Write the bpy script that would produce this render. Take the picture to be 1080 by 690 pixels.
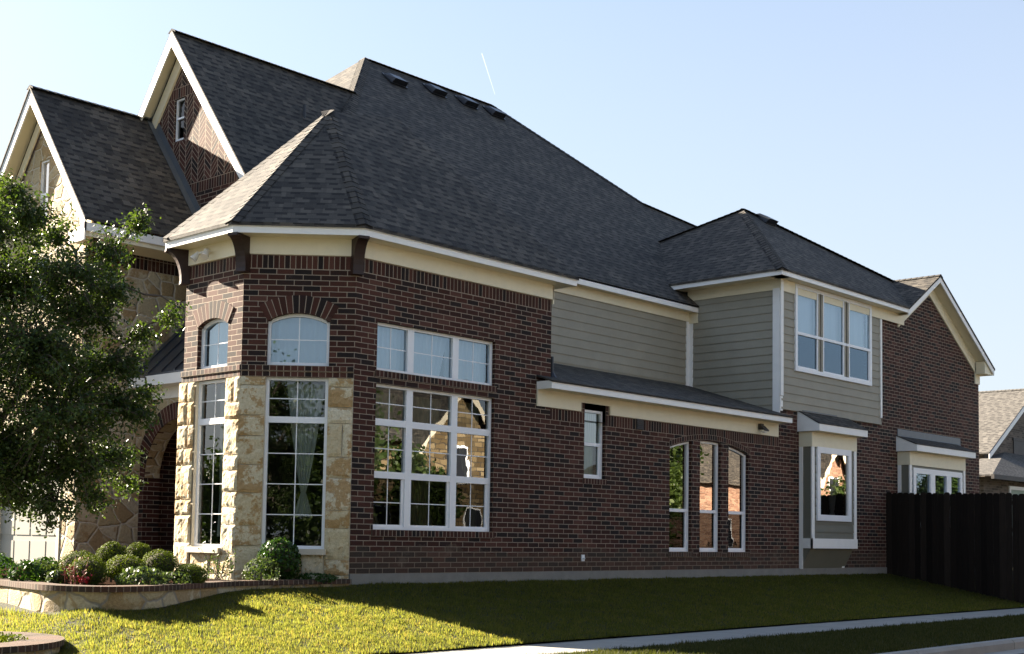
import bpy, math, random
import numpy as np
from mathutils import Vector, Matrix, noise
for o in list(bpy.data.objects): bpy.data.objects.remove(o)
SC = bpy.context.scene
R = math.radians
# ------------------------------------------------------------------ camera
cd = bpy.data.cameras.new('camera'); cam = bpy.data.objects.new('camera', cd); SC.collection.objects.link(cam)
rt = Vector((0.67695585, -0.73584751, 0.01610018)); up = Vector((-0.06275742, -0.03591228, 0.99738248)); fw = Vector((0.73334323, 0.67619431, 0.07049092))
m = Matrix((rt, up, -fw)).transposed().to_4x4(); m.translation = Vector((-12.0835, -14.2568, 0.5525))
cam.matrix_world = m
cd.sensor_width = 36; cd.sensor_fit = 'HORIZONTAL'; cd.lens = 1369.02 / 1080 * 36
cd.shift_y = 125.44 / 1080; cd.clip_start = .1; cd.clip_end = 3000
SC.camera = cam
# ------------------------------------------------------------------ sky, sun, exposure
SUN_EL, SUN_ROT = R(26.6), R(-13.5)
w = bpy.data.worlds.new('World'); SC.world = w; w.use_nodes = True
nt = w.node_tree; bg = nt.nodes['Background']; sk = nt.nodes.new('ShaderNodeTexSky')
sk.sky_type = 'NISHITA'; sk.sun_disc = False; sk.sun_elevation = SUN_EL; sk.sun_rotation = SUN_ROT
sk.air_density = 1.0; sk.dust_density = 1.2; sk.ozone_density = 2.0; sk.altitude = 200
tc = nt.nodes.new('ShaderNodeTexCoord'); sp = nt.nodes.new('ShaderNodeSeparateXYZ'); nt.links.new(tc.outputs['Generated'], sp.inputs[0])
mr_ = nt.nodes.new('ShaderNodeMapRange'); nt.links.new(sp.outputs[2], mr_.inputs[0])
mr_.inputs[1].default_value = .0; mr_.inputs[2].default_value = .62; mr_.inputs[3].default_value = .93; mr_.inputs[4].default_value = .15
mxs = nt.nodes.new('ShaderNodeMix'); mxs.data_type = 'RGBA'; nt.links.new(mr_.outputs[0], mxs.inputs[0]); nt.links.new(sk.outputs[0], mxs.inputs[6]); mxs.inputs[7].default_value = (2.80, 2.98, 3.22, 1)
nt.links.new(mxs.outputs[2], bg.inputs[0]); bg.inputs[1].default_value = .0405
ld = bpy.data.lights.new('sun', 'SUN'); ld.energy = 5.0; ld.angle = R(.53); ld.color = (1, .87, .70)
so = bpy.data.objects.new('sun', ld); SC.collection.objects.link(so)
sd = Vector((-math.sin(-SUN_ROT) * math.cos(SUN_EL), math.cos(SUN_ROT) * math.cos(SUN_EL), math.sin(SUN_EL)))
so.rotation_euler = sd.to_track_quat('Z', 'Y').to_euler(); so.location = (-6, 20, 20)
SC.view_settings.view_transform = 'Standard'; SC.view_settings.look = 'None'; SC.view_settings.gamma = 1
SC.view_settings.exposure = 2.82
SC.render.engine = 'CYCLES'
# ------------------------------------------------------------------ helpers
def link(o, parent=None):
    SC.collection.objects.link(o)
    if parent is not None: o.parent = parent
    return o
def tag(o, label=None, cat=None, group=None, kind=None):
    if label: o['label'] = label
    if cat: o['category'] = cat
    if group: o['group'] = group
    if kind: o['kind'] = kind
    return o
def empty(name, loc=(0, 0, 0)):
    o = bpy.data.objects.new(name, None); o.location = loc; o.empty_display_size = .2; return link(o)
class MB:
    def __init__(s): s.v = []; s.f = []; s.uv = []; s.mi = []; s.ofs = (0, 0); s.g = []; s.gid = 0; s.lock = False
    def poly(s, pts, mi=0, uv=None):
        i = len(s.v); pts = [Vector(p) for p in pts]; s.v += pts
        s.f.append(tuple(range(i, i + len(pts)))); s.mi.append(mi)
        if not s.lock: s.gid += 1
        s.g.append(s.gid)
        if uv is None:
            n = Vector((0, 0, 0))
            for k in range(len(pts)):
                a = pts[k]; b = pts[(k + 1) % len(pts)]
                n += Vector(((a.y - b.y) * (a.z + b.z), (a.z - b.z) * (a.x + b.x), (a.x - b.x) * (a.y + b.y)))
            if n.length < 1e-12: n = Vector((0, 0, 1))
            n.normalize()
            if abs(n.z) > .995: t = Vector((1, 0, 0)); b = Vector((0, 1, 0))
            else:
                t = Vector((0, 0, 1)).cross(n).normalized(); b = n.cross(t)
                if b.z < 0: b = -b
            uv = [(p.dot(t) + s.ofs[0], p.dot(b) + s.ofs[1]) for p in pts]
        s.uv += uv
    def prism(s, base, d, mi=0, cap0=True, cap1=True):
        d = Vector(d); base = [Vector(p) for p in base]; top = [p + d for p in base]; n = len(base); was = s.lock
        if not was: s.gid += 1
        s.lock = True
        if cap0: s.poly(list(reversed(base)), mi)
        if cap1: s.poly(top, mi)
        for i in range(n): s.poly([base[i], base[(i + 1) % n], top[(i + 1) % n], top[i]], mi)
        s.lock = was
    def box(s, x0, x1, y0, y1, z0, z1, mi=0):
        s.prism([(x0, y0, z0), (x1, y0, z0), (x1, y1, z0), (x0, y1, z0)], (0, 0, z1 - z0), mi)
    def build(s, name, mats, parent=None, smooth=False):
        me = bpy.data.meshes.new(name); me.from_pydata([tuple(p) for p in s.v], [], s.f)
        if not isinstance(mats, (list, tuple)): mats = [mats]
        for m_ in mats: me.materials.append(m_)
        me.polygons.foreach_set('material_index', s.mi)
        if smooth: me.polygons.foreach_set('use_smooth', [True] * len(s.f))
        ul = me.uv_layers.new(name='UVMap'); ul.data.foreach_set('uv', [c for p in s.uv for c in p])
        me.update(); o = bpy.data.objects.new(name, me); return link(o, parent)
class Frame:                      # a wall plane: a along, b up, c outward
    def __init__(s, o, u): s.o = Vector((o[0], o[1], 0)); s.u = Vector((u[0], u[1], 0)).normalized(); s.n = s.u.cross(Vector((0, 0, 1)))
    def P(s, a, b, c=0): return s.o + s.u * a + s.n * c + Vector((0, 0, b))
    def rect(s, mb, a0, a1, b0, b1, c=0, mi=0): mb.poly([s.P(a0, b0, c), s.P(a1, b0, c), s.P(a1, b1, c), s.P(a0, b1, c)], mi)
    def box(s, mb, a0, a1, b0, b1, c0, c1, mi=0):
        mb.prism([s.P(a0, b0, c1), s.P(a1, b0, c1), s.P(a1, b0, c0), s.P(a0, b0, c0)], (0, 0, b1 - b0), mi)
def strip(mb, path, z0, z1, t, mi=0, closed=False):
    """vertical board following plan points (outer line), inward (left of travel) thickness t, mitred"""
    P2 = [Vector((p[0], p[1])) for p in path]; inn = []
    n = len(P2)
    for i in range(n):
        dirs = []
        if i > 0: dirs.append((P2[i] - P2[i - 1]).normalized())
        if i < n - 1: dirs.append((P2[i + 1] - P2[i]).normalized())
        ns = [Vector((-d.y, d.x)) for d in dirs]
        q = ns[0] if len(ns) == 1 else (ns[0] + ns[1]) / (1 + ns[0].dot(ns[1]))
        inn.append(P2[i] + q * t)
    for i in range(n - 1):
        b = [P2[i], P2[i + 1], inn[i + 1], inn[i]]
        mb.prism([(p.x, p.y, z0) for p in b], (0, 0, z1 - z0), mi)
# ------------------------------------------------------------------ materials
def newmat(name):
    m_ = bpy.data.materials.new(name); m_.use_nodes = True; t = m_.node_tree; return m_, t, t.nodes['Principled BSDF']
def nd(t, ty, **k):
    n = t.nodes.new(ty)
    for a, b in k.items(): setattr(n, a, b)
    return n
def ramp(t, stops, interp='LINEAR'):
    r = nd(t, 'ShaderNodeValToRGB'); r.color_ramp.interpolation = interp
    e = r.color_ramp.elements
    while len(e) > 1: e.remove(e[-1])
    e[0].position = stops[0][0]; e[0].color = (*stops[0][1], 1)
    for p, c in stops[1:]:
        x = e.new(p); x.color = (*c, 1)
    return r
def mth(t, op, a, b=None, c=None):
    n = nd(t, 'ShaderNodeMath', operation=op)
    for i, x in enumerate((a, b, c)):
        if x is None: continue
        if isinstance(x, (int, float)): n.inputs[i].default_value = x
        else: t.links.new(x, n.inputs[i])
    return n.outputs[0]
def mixc(t, f, a, b, mode='MIX'):
    n = nd(t, 'ShaderNodeMix', data_type='RGBA', blend_type=mode)
    for i, x in ((0, f), (6, a), (7, b)):
        if isinstance(x, (int, float)): n.inputs[i].default_value = x
        elif isinstance(x, tuple): n.inputs[i].default_value = (*x, 1)
        else: t.links.new(x, n.inputs[i])
    return n.outputs[2]
def noi(t, vec, scale, detail=3, rough=.5, dist=0):
    n = nd(t, 'ShaderNodeTexNoise'); n.inputs['Scale'].default_value = scale; n.inputs['Detail'].default_value = detail
    n.inputs['Roughness'].default_value = rough; n.inputs['Distortion'].default_value = dist
    if vec is not None: t.links.new(vec, n.inputs['Vector'])
    return n
def bump(t, b, h, strength, dist):
    n = nd(t, 'ShaderNodeBump'); n.inputs['Strength'].default_value = strength; n.inputs['Distance'].default_value = dist
    t.links.new(h, n.inputs['Height']); t.links.new(n.outputs[0], b.inputs['Normal']); return n
def plain(name, col, rough=.6, var=.12, scale=6, bs=.15, metal=0, spec=.4):
    m_, t, b = newmat(name); g = nd(t, 'ShaderNodeNewGeometry'); n = noi(t, g.outputs['Position'], scale, 5, .6)
    n2 = noi(t, g.outputs['Position'], scale * 14, 3)
    f = mth(t, 'ADD', mth(t, 'MULTIPLY', n.outputs[0], .7), mth(t, 'MULTIPLY', n2.outputs[0], .3))
    lo = tuple(c * (1 - var) for c in col); hi = tuple(min(1, c * (1 + var)) for c in col)
    r = ramp(t, [(.3, lo), (.7, hi)]); t.links.new(f, r.inputs[0]); t.links.new(r.outputs[0], b.inputs['Base Color'])
    b.inputs['Roughness'].default_value = rough; b.inputs['Metallic'].default_value = metal; b.inputs['Specular IOR Level'].default_value = spec
    bump(t, b, n2.outputs[0], bs, .004); return m_
BR = [(0, (.012, .008, .007)), (.18, (.017, .0105, .009)), (.3, (.034, .0115, .007)), (.62, (.050, .0165, .010)), (.85, (.066, .023, .0145)), (1, (.090, .038, .026))]
def brickmat(name, swap=False, w=.254, h=.0794, off=.5, zig=0, stops=BR, mortar=(.35, .28, .21), msz=.0062, bright=1.0):
    m_, t, b = newmat(name); uv = nd(t, 'ShaderNodeUVMap'); sx = nd(t, 'ShaderNodeSeparateXYZ'); t.links.new(uv.outputs[0], sx.inputs[0])
    wob = noi(t, uv.outputs[0], 5, 2)
    u, v = sx.outputs[0], sx.outputs[1]
    if zig:
        pp = mth(t, 'PINGPONG', u, zig); v = mth(t, 'ADD', v, pp)
    if swap: u, v = v, u
    v = mth(t, 'ADD', v, mth(t, 'MULTIPLY', mth(t, 'SUBTRACT', wob.outputs[0], .5), .006))
    cb = nd(t, 'ShaderNodeCombineXYZ'); t.links.new(u, cb.inputs[0]); t.links.new(v, cb.inputs[1])
    def bt(c1, c2, mo):
        k = nd(t, 'ShaderNodeTexBrick', offset=off, offset_frequency=2); t.links.new(cb.outputs[0], k.inputs['Vector'])
        k.inputs['Color1'].default_value = c1; k.inputs['Color2'].default_value = c2; k.inputs['Mortar'].default_value = mo
        k.inputs['Scale'].default_value = 1; k.inputs['Mortar Size'].default_value = msz; k.inputs['Mortar Smooth'].default_value = .25
        k.inputs['Brick Width'].default_value = w; k.inputs['Row Height'].default_value = h; k.inputs['Bias'].default_value = 0; return k
    k = bt((0, 0, 0, 1), (1, 1, 1, 1), (.5, .5, .5, 1))
    fine = noi(t, uv.outputs[0], 60, 4, .6); big = noi(t, uv.outputs[0], .7, 3)
    val = mth(t, 'ADD', k.outputs['Color'], mth(t, 'MULTIPLY', mth(t, 'SUBTRACT', fine.outputs[0], .5), .5))
    val = mth(t, 'ADD', val, mth(t, 'MULTIPLY', mth(t, 'SUBTRACT', big.outputs[0], .5), .6))
    r = ramp(t, stops); t.links.new(val, r.inputs[0])
    mr = ramp(t, [(.3, tuple(c * .75 for c in mortar)), (.7, mortar)]); t.links.new(fine.outputs[0], mr.inputs[0])
    col = mixc(t, k.outputs['Fac'], r.outputs[0], mr.outputs[0])
    g = nd(t, 'ShaderNodeNewGeometry'); gz = nd(t, 'ShaderNodeSeparateXYZ'); t.links.new(g.outputs['Position'], gz.inputs[0])
    # splash dirt near the ground and faint mortar wash, each a stain with a ragged outline
    st = noi(t, g.outputs['Position'], 1.6, 6, .7)
    low = mth(t, 'MULTIPLY', mth(t, 'LESS_THAN', mth(t, 'SUBTRACT', gz.outputs[2], mth(t, 'MULTIPLY', st.outputs[0], .75)), -.02), mth(t, 'MULTIPLY', fine.outputs[0], .75))
    col = mixc(t, low, col, (.085, .062, .042))
    ws = ramp(t, [(.60, (0, 0, 0)), (.70, (.16, .16, .16))]); t.links.new(st.outputs[0], ws.inputs[0])
    col = mixc(t, ws.outputs[0], col, mortar)
    t.links.new(col, b.inputs['Base Color'])
    b.inputs['Roughness'].default_value = .8; b.inputs['Specular IOR Level'].default_value = .25
    hgt = mth(t, 'ADD', mth(t, 'SUBTRACT', 1, k.outputs['Fac']), mth(t, 'MULTIPLY', fine.outputs[0], .35))
    bump(t, b, hgt, .8, .006); return m_
M = {}
M['brick'] = brickmat('dark_red_brick'); M['soldier'] = brickmat('upright_brick', swap=True, w=.2, off=0)
M['rowlock'] = brickmat('rowlock_brick', swap=True, w=.0794, h=.1, off=0)
M['zig'] = brickmat('chevron_brick', w=.21, h=.105, off=0, zig=.21, msz=.009)
M['ring'] = brickmat('arch_brick', swap=True, w=.5, h=.088, off=0)
M['ybrick'] = brickmat('golden_brick', w=.5, h=.2, msz=.02, stops=[(0, (.07, .045, .018)), (.5, (.15, .105, .05)), (1, (.24, .18, .10))], mortar=(.05, .04, .03))
M['mbrick'] = brickmat('beige_brick', stops=[(0, (.06, .05, .04)), (.5, (.11, .088, .07)), (1, (.16, .13, .105))], mortar=(.2, .18, .15))
M['rbrick'] = brickmat('salmon_brick', stops=[(0, (.14, .07, .045)), (.5, (.22, .12, .08)), (1, (.30, .18, .12))], mortar=(.32, .27, .22))
def shingle(name, c0, c1, c2, tint=1):
    m_, t, b = newmat(name); uv = nd(t, 'ShaderNodeUVMap'); sx = nd(t, 'ShaderNodeSeparateXYZ'); t.links.new(uv.outputs[0], sx.inputs[0])
    H = .143
    def bt(w_, off, sq, vofs):
        v = mth(t, 'ADD', sx.outputs[1], vofs); cb = nd(t, 'ShaderNodeCombineXYZ'); t.links.new(mth(t, 'MULTIPLY', sx.outputs[0], 1), cb.inputs[0]); t.links.new(v, cb.inputs[1])
        k = nd(t, 'ShaderNodeTexBrick', offset=off, offset_frequency=3, squash=sq, squash_frequency=2); t.links.new(cb.outputs[0], k.inputs['Vector'])
        k.inputs['Color1'].default_value = (0, 0, 0, 1); k.inputs['Color2'].default_value = (1, 1, 1, 1); k.inputs['Mortar'].default_value = (.5, .5, .5, 1)
        k.inputs['Scale'].default_value = 1; k.inputs['Mortar Size'].default_value = .002; k.inputs['Mortar Smooth'].default_value = 0
        k.inputs['Brick Width'].default_value = w_; k.inputs['Row Height'].default_value = H; return k
    k = bt(.165, .37, 1.3, 0); k2 = bt(.27, .61, .7, 0)
    fine = noi(t, uv.outputs[0], 90, 3, .7); big = noi(t, uv.outputs[0], .5, 4)
    row = mth(t, 'FLOOR', mth(t, 'DIVIDE', sx.outputs[1], H))
    w1 = nd(t, 'ShaderNodeTexWhiteNoise', noise_dimensions='1D'); t.links.new(row, w1.inputs['W'])
    cu = mth(t, 'ADD', mth(t, 'DIVIDE', sx.outputs[0], .30), mth(t, 'MULTIPLY', w1.outputs[0], 7.0))
    w2 = nd(t, 'ShaderNodeTexWhiteNoise', noise_dimensions='2D'); cc = nd(t, 'ShaderNodeCombineXYZ'); t.links.new(mth(t, 'FLOOR', cu), cc.inputs[0]); t.links.new(row, cc.inputs[1]); t.links.new(cc.outputs[0], w2.inputs['Vector'])
    tab = mth(t, 'LESS_THAN', mth(t, 'FRACT', cu), mth(t, 'ADD', .32, mth(t, 'MULTIPLY', w2.outputs['Value'], .36)))
    val = mth(t, 'ADD', mth(t, 'MULTIPLY', k.outputs['Color'], .45), mth(t, 'MULTIPLY', k2.outputs['Color'], .3))
    val = mth(t, 'ADD', val, mth(t, 'MULTIPLY', mth(t, 'SUBTRACT', fine.outputs[0], .5), .9))
    val = mth(t, 'ADD', val, mth(t, 'MULTIPLY', mth(t, 'SUBTRACT', big.outputs[0], .4), .35))
    r = ramp(t, [(0, c0), (.45, c1), (1, c2)]); t.links.new(val, r.inputs[0]); 
    fr = mth(t, 'FRACT', mth(t, 'DIVIDE', sx.outputs[1], H))
    # shadow under each shingle butt, painted into the colour; deeper at thick tabs
    thin = mth(t, 'GREATER_THAN', fr, .86)
    thick = mth(t, 'MULTIPLY', mth(t, 'GREATER_THAN', fr, .58), tab)
    edge = mth(t, 'MAXIMUM', mth(t, 'MULTIPLY', thin, .45), mth(t, 'MULTIPLY', thick, .85))
    col = mixc(t, edge, r.outputs[0], (c0[0] * .3, c0[1] * .3, c0[2] * .32))
    t.links.new(col, b.inputs['Base Color']); b.inputs['Roughness'].default_value = .85; b.inputs['Specular IOR Level'].default_value = .35
    h = mth(t, 'ADD', mth(t, 'MULTIPLY', mth(t, 'SUBTRACT', 1, fr), .8), mth(t, 'MULTIPLY', tab, .55))
    h = mth(t, 'ADD', h, mth(t, 'MULTIPLY', fine.outputs[0], .35))
    bump(t, b, h, 1, .012); return m_
M['shingle'] = shingle('weathered_shingle', (.022, .0200, .0175), (.058, .0515, .043), (.130, .112, .088))
M['tanshingle'] = shingle('tan_shingle', (.055, .051, .046), (.10, .093, .083), (.15, .138, .122))
M['fascia'] = plain('white_fascia_paint', (.82, .81, .77), .45, .04)
M['cream'] = plain('cream_trim_paint', (.76, .69, .50), .5, .05)
M['frame'] = plain('white_vinyl', (.80, .81, .82), .3, .03)
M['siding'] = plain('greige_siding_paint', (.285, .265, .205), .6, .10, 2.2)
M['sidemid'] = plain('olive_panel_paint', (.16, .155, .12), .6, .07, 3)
M['wood'] = plain('dark_stained_timber', (.026, .011, .007), .5, .35, 9)
M['concrete'] = plain('foundation_concrete', (.19, .185, .165), .85, .16, 5, .5)
M['walk'] = plain('sidewalk_concrete', (.27, .26, .235), .85, .14, 3, .5)
M['asphalt'] = plain('asphalt', (.05, .05, .052), .9, .2, 4, .8)
M['metal'] = plain('standing_seam_metal', (.10, .11, .125), .35, .08, 3, .05, .7)
M['vent'] = plain('black_vent_metal', (.022, .024, .03), .35, .15, 8, .05, .3)
M['flash'] = plain('grey_flashing', (.12, .135, .15), .45, .12, 6, .1, .4)
def fencemat():
    m_, t, b = newmat('dark_stained_pickets'); oi = nd(t, 'ShaderNodeObjectInfo'); g = nd(t, 'ShaderNodeNewGeometry')
    mp = nd(t, 'ShaderNodeMapping'); mp.inputs['Scale'].default_value = (40, 40, 2.5); t.links.new(g.outputs['Position'], mp.inputs[0]); n = noi(t, mp.outputs[0], 1, 5, .65)
    f = mth(t, 'ADD', mth(t, 'MULTIPLY', oi.outputs['Random'], .55), mth(t, 'MULTIPLY', n.outputs[0], .55))
    r = ramp(t, [(.15, (.0055, .0045, .004)), (.6, (.015, .0115, .009)), (1, (.034, .026, .02))]); t.links.new(f, r.inputs[0]); t.links.new(r.outputs[0], b.inputs['Base Color'])
    b.inputs['Roughness'].default_value = .9; b.inputs['Specular IOR Level'].default_value = .1; bump(t, b, n.outputs[0], .8, .006); return m_
M['fence'] = fencemat()
M['mulch'] = plain('bark_mulch', (.028, .017, .012), 1, .5, 25, 1, spec=0)
M['shrubcore'] = plain('dark_shrub_core', (.05, .036, .025), .95, .4, 20, 1)  # for shrub cores: inner shade put into a dark colour
M['dark'] = plain('dim_room_backing', (.03, .028, .026), .9, .1)  # room shade put into a near-black colour
M['bark'] = plain('oak_bark', (.09, .07, .055), .9, .35, 20, .8)
M['redleaf'] = plain('red_stems', (.25, .07, .05), .6, .3)
M['petal'] = plain('red_petals', (.6, .03, .04), .5, .2)
M['lamp'] = plain('lamp_glass', (.75, .74, .7), .25, .03)
M['door'] = plain('garage_door_paint', (.32, .31, .275), .5, .05)
M['limestone'] = plain('cut_limestone', (.58, .52, .40), .8, .14, 5, .5)
M['plate'] = plain('brown_vent_plate', (.055, .05, .048), .6, .2)
M['stucco'] = plain('beige_stucco', (.20, .16, .10), .8, .06)
def curtain_mat(nm='sheer_curtain', c=(.78, .79, .78, 1)):
    m_, t, b = newmat(nm); b.inputs['Base Color'].default_value = c; b.inputs['Roughness'].default_value = .9
    tr = nd(t, 'ShaderNodeBsdfTranslucent'); tr.inputs[0].default_value = (.8, .82, .84, 1)
    mx = nd(t, 'ShaderNodeMixShader'); mx.inputs[0].default_value = .3; out = t.nodes['Material Output']
    t.links.new(b.outputs[0], mx.inputs[1]); t.links.new(tr.outputs[0], mx.inputs[2]); t.links.new(mx.outputs[0], out.inputs[0]); return m_
M['curtain'] = curtain_mat(); M['greenshade'] = curtain_mat('pale_green_shade', (.45, .56, .47, 1)); M['dimcurtain'] = curtain_mat('dimmed_sheer_curtain', (.30, .27, .17, 1))  # dim one: the sheer curtain with shade put into its colour
def glass(name, refl=.13, tint=(.78, .84, .82), wav=.0035, sc=2.6, fm=1.5, gc=(.92, .96, 1)):
    m_, t, b = newmat(name); out = t.nodes['Material Output']; t.nodes.remove(b)
    g = nd(t, 'ShaderNodeNewGeometry'); n = noi(t, g.outputs['Position'], sc, 1.5)
    bp = nd(t, 'ShaderNodeBump'); bp.inputs['Strength'].default_value = 1; bp.inputs['Distance'].default_value = wav; t.links.new(n.outputs[0], bp.inputs['Height'])
    gl = nd(t, 'ShaderNodeBsdfGlossy'); gl.inputs['Roughness'].default_value = .0; gl.inputs['Color'].default_value = (*gc, 1); t.links.new(bp.outputs[0], gl.inputs['Normal'])
    tr = nd(t, 'ShaderNodeBsdfTransparent'); tr.inputs[0].default_value = (*tint, 1)
    fr = nd(t, 'ShaderNodeFresnel'); fr.inputs[0].default_value = 1.5
    f = mth(t, 'ADD', mth(t, 'MULTIPLY', fr.outputs[0], fm), refl)
    mx = nd(t, 'ShaderNodeMixShader'); t.links.new(f, mx.inputs[0]); t.links.new(tr.outputs[0], mx.inputs[1]); t.links.new(gl.outputs[0], mx.inputs[2])
    t.links.new(mx.outputs[0], out.inputs[0]); return m_
M['glass'] = glass('window_glass', .03, (.7, .76, .73), .0005); M['glasshi'] = glass('sky_tinted_glass', .15, (.74, .84, .92), wav=.0006, gc=(.72, .88, 1)); M['brickglass'] = glass('clear_reflective_glass', .3, (.4, .42, .42), .0008, gc=(1, .97, .93))  # blue of the reflected sky is put into the glasshi gloss tint
M['screenhi'] = glass('blue_screened_glass', .10, (.25, .3, .34), .001, fm=1, gc=(.6, .8, 1))
M['screen'] = glass('screened_glass', .0, (.42, .42, .38), .0008, fm=.7); M['midglass'] = glass('bright_window_glass', .16, (.7, .76, .73), .0008)
def stonemat(name, sc=(2.9, 3.7), mort=(.50, .45, .35)):
    m_, t, b = newmat(name); uv = nd(t, 'ShaderNodeUVMap'); wb = noi(t, uv.outputs[0], 2.2, 3)
    mp = nd(t, 'ShaderNodeMapping'); mp.inputs['Scale'].default_value = (sc[0], sc[1], 1)
    ad = nd(t, 'ShaderNodeVectorMath', operation='MULTIPLY_ADD'); t.links.new(wb.outputs['Color'], ad.inputs[0]); ad.inputs[1].default_value = (.22, .22, 0); t.links.new(uv.outputs[0], ad.inputs[2])
    t.links.new(ad.outputs[0], mp.inputs[0])
    vo = nd(t, 'ShaderNodeTexVoronoi', voronoi_dimensions='2D'); ve = nd(t, 'ShaderNodeTexVoronoi', voronoi_dimensions='2D', feature='DISTANCE_TO_EDGE')
    for q in (vo, ve): t.links.new(mp.outputs[0], q.inputs['Vector']); q.inputs['Scale'].default_value = 1; q.inputs['Randomness'].default_value = .85
    sc_ = nd(t, 'ShaderNodeSeparateColor'); t.links.new(vo.outputs['Color'], sc_.inputs[0])
    n = noi(t, uv.outputs[0], 3.5, 6, .65, .5); n2 = noi(t, uv.outputs[0], 26, 5, .65)
    base = ramp(t, [(0, (.42, .34, .20)), (.4, (.50, .43, .29)), (.7, (.42, .34, .19)), (1, (.55, .49, .36))]); t.links.new(sc_.outputs[0], base.inputs[0])
    oc = mth(t, 'ADD', mth(t, 'MULTIPLY', n.outputs[0], 1.3), mth(t, 'MULTIPLY', sc_.outputs[1], .55))
    ocr = ramp(t, [(.92, (0, 0, 0)), (1.0, (.7, .7, .7))]); t.links.new(mth(t, 'MULTIPLY', oc, .97), ocr.inputs[0])
    col = mixc(t, ocr.outputs[0], base.outputs[0], (.30, .19, .07))
    dk = ramp(t, [(.3, (.72, .7, .66)), (.6, (1, 1, 1))]); t.links.new(n2.outputs[0], dk.inputs[0]); col = mixc(t, 1.0, col, dk.outputs[0], 'MULTIPLY')
    mr = ramp(t, [(.025, (1, 1, 1)), (.055, (0, 0, 0))]); t.links.new(ve.outputs['Distance'], mr.inputs[0])
    col = mixc(t, mr.outputs[0], col, mort); t.links.new(col, b.inputs['Base Color']); b.inputs['Roughness'].default_value = .85
    er = ramp(t, [(.02, (0, 0, 0)), (.12, (1, 1, 1))]); t.links.new(ve.outputs['Distance'], er.inputs[0])
    h = mth(t, 'ADD', er.outputs[0], mth(t, 'MULTIPLY', n2.outputs[0], .9)); h = mth(t, 'ADD', h, mth(t, 'MULTIPLY', n.outputs[0], .8))
    bump(t, b, h, .9, .02); return m_
M['stone'] = stonemat('rubble_limestone'); M['planterstone'] = stonemat('planter_limestone', (2.4, 3.2), (.25, .22, .17))
def blockstone():
    m_, t, b = newmat('split_face_limestone'); g = nd(t, 'ShaderNodeNewGeometry'); pos = g.outputs['Position']
    rnd = g.outputs['Random Per Island']
    n = noi(t, pos, 4.6, 7, .72, .1); n2 = noi(t, pos, 30, 6, .7)
    base = ramp(t, [(0, (.58, .49, .30)), (.35, (.64, .57, .40)), (.65, (.55, .46, .28)), (1, (.68, .62, .46))]); t.links.new(rnd, base.inputs[0])
    oc = mth(t, 'ADD', mth(t, 'MULTIPLY', n.outputs[0], 1.75), mth(t, 'MULTIPLY', mth(t, 'FRACT', mth(t, 'MULTIPLY', rnd, 7.3)), .22))
    ocr = ramp(t, [(.93, (0, 0, 0)), (.99, (.75, .75, .75))]); t.links.new(mth(t, 'MULTIPLY', oc, .93), ocr.inputs[0])
    col = mixc(t, ocr.outputs[0], base.outputs[0], (.36, .20, .05))
    dk = ramp(t, [(.3, (.72, .7, .66)), (.6, (1, 1, 1))]); t.links.new(n2.outputs[0], dk.inputs[0]); col = mixc(t, 1.0, col, dk.outputs[0], 'MULTIPLY')
    t.links.new(col, b.inputs['Base Color']); b.inputs['Roughness'].default_value = .85
    bump(t, b, mth(t, 'ADD', n2.outputs[0], mth(t, 'MULTIPLY', n.outputs[0], 1.5)), 1, .015); return m_
M['block'] = blockstone()
def leafmat(name, stops, trans=.35, rough=.45, tc_=(1.5, 1.6, .6)):
    m_, t, b = newmat(name); g = nd(t, 'ShaderNodeNewGeometry'); r = ramp(t, stops)
    n = noi(t, g.outputs['Position'], 2.5, 3)
    t.links.new(mth(t, 'ADD', mth(t, 'MULTIPLY', g.outputs['Random Per Island'], .65), mth(t, 'MULTIPLY', n.outputs[0], .45)), r.inputs[0])
    t.links.new(r.outputs[0], b.inputs['Base Color']); b.inputs['Roughness'].default_value = rough; b.inputs['Specular IOR Level'].default_value = .22
    tr = nd(t, 'ShaderNodeBsdfTranslucent'); t.links.new(mixc(t, 1.0, r.outputs[0], tc_, 'MULTIPLY'), tr.inputs[0])
    mx = nd(t, 'ShaderNodeMixShader'); mx.inputs[0].default_value = trans
    t.links.new(b.outputs[0], mx.inputs[1]); t.links.new(tr.outputs[0], mx.inputs[2]); t.links.new(mx.outputs[0], t.nodes['Material Output'].inputs[0]); return m_
M['oakleaf'] = leafmat('live_oak_leaf', [(0, (.018, .032, .009)), (.5, (.036, .060, .014)), (1, (.085, .120, .030))], .33, .4)
M['boxleaf'] = leafmat('boxwood_leaf', [(0, (.028, .042, .004)), (.5, (.064, .088, .008)), (1, (.13, .155, .014))], .22, .75)
M['glossleaf'] = leafmat('glossy_shrub_leaf', [(0, (.012, .032, .007)), (.5, (.024, .055, .010)), (1, (.05, .10, .018))], .25, .3)
M['paleleaf'] = leafmat('pale_green_leaf', [(0, (.03, .048, .018)), (.5, (.055, .08, .03)), (1, (.10, .13, .055))], .25)
M['grass'] = leafmat('lawn_grass', [(0, (.024, .030, .010)), (.35, (.038, .051, .014)), (.7, (.058, .072, .021)), (1, (.11, .092, .042))], .66, .7, (3.9, 3.3, 1.5))
M['grassd'] = leafmat('verge_grass', [(0, (.02, .026, .008)), (.5, (.038, .044, .012)), (1, (.08, .075, .03))], .4, .6)
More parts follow.
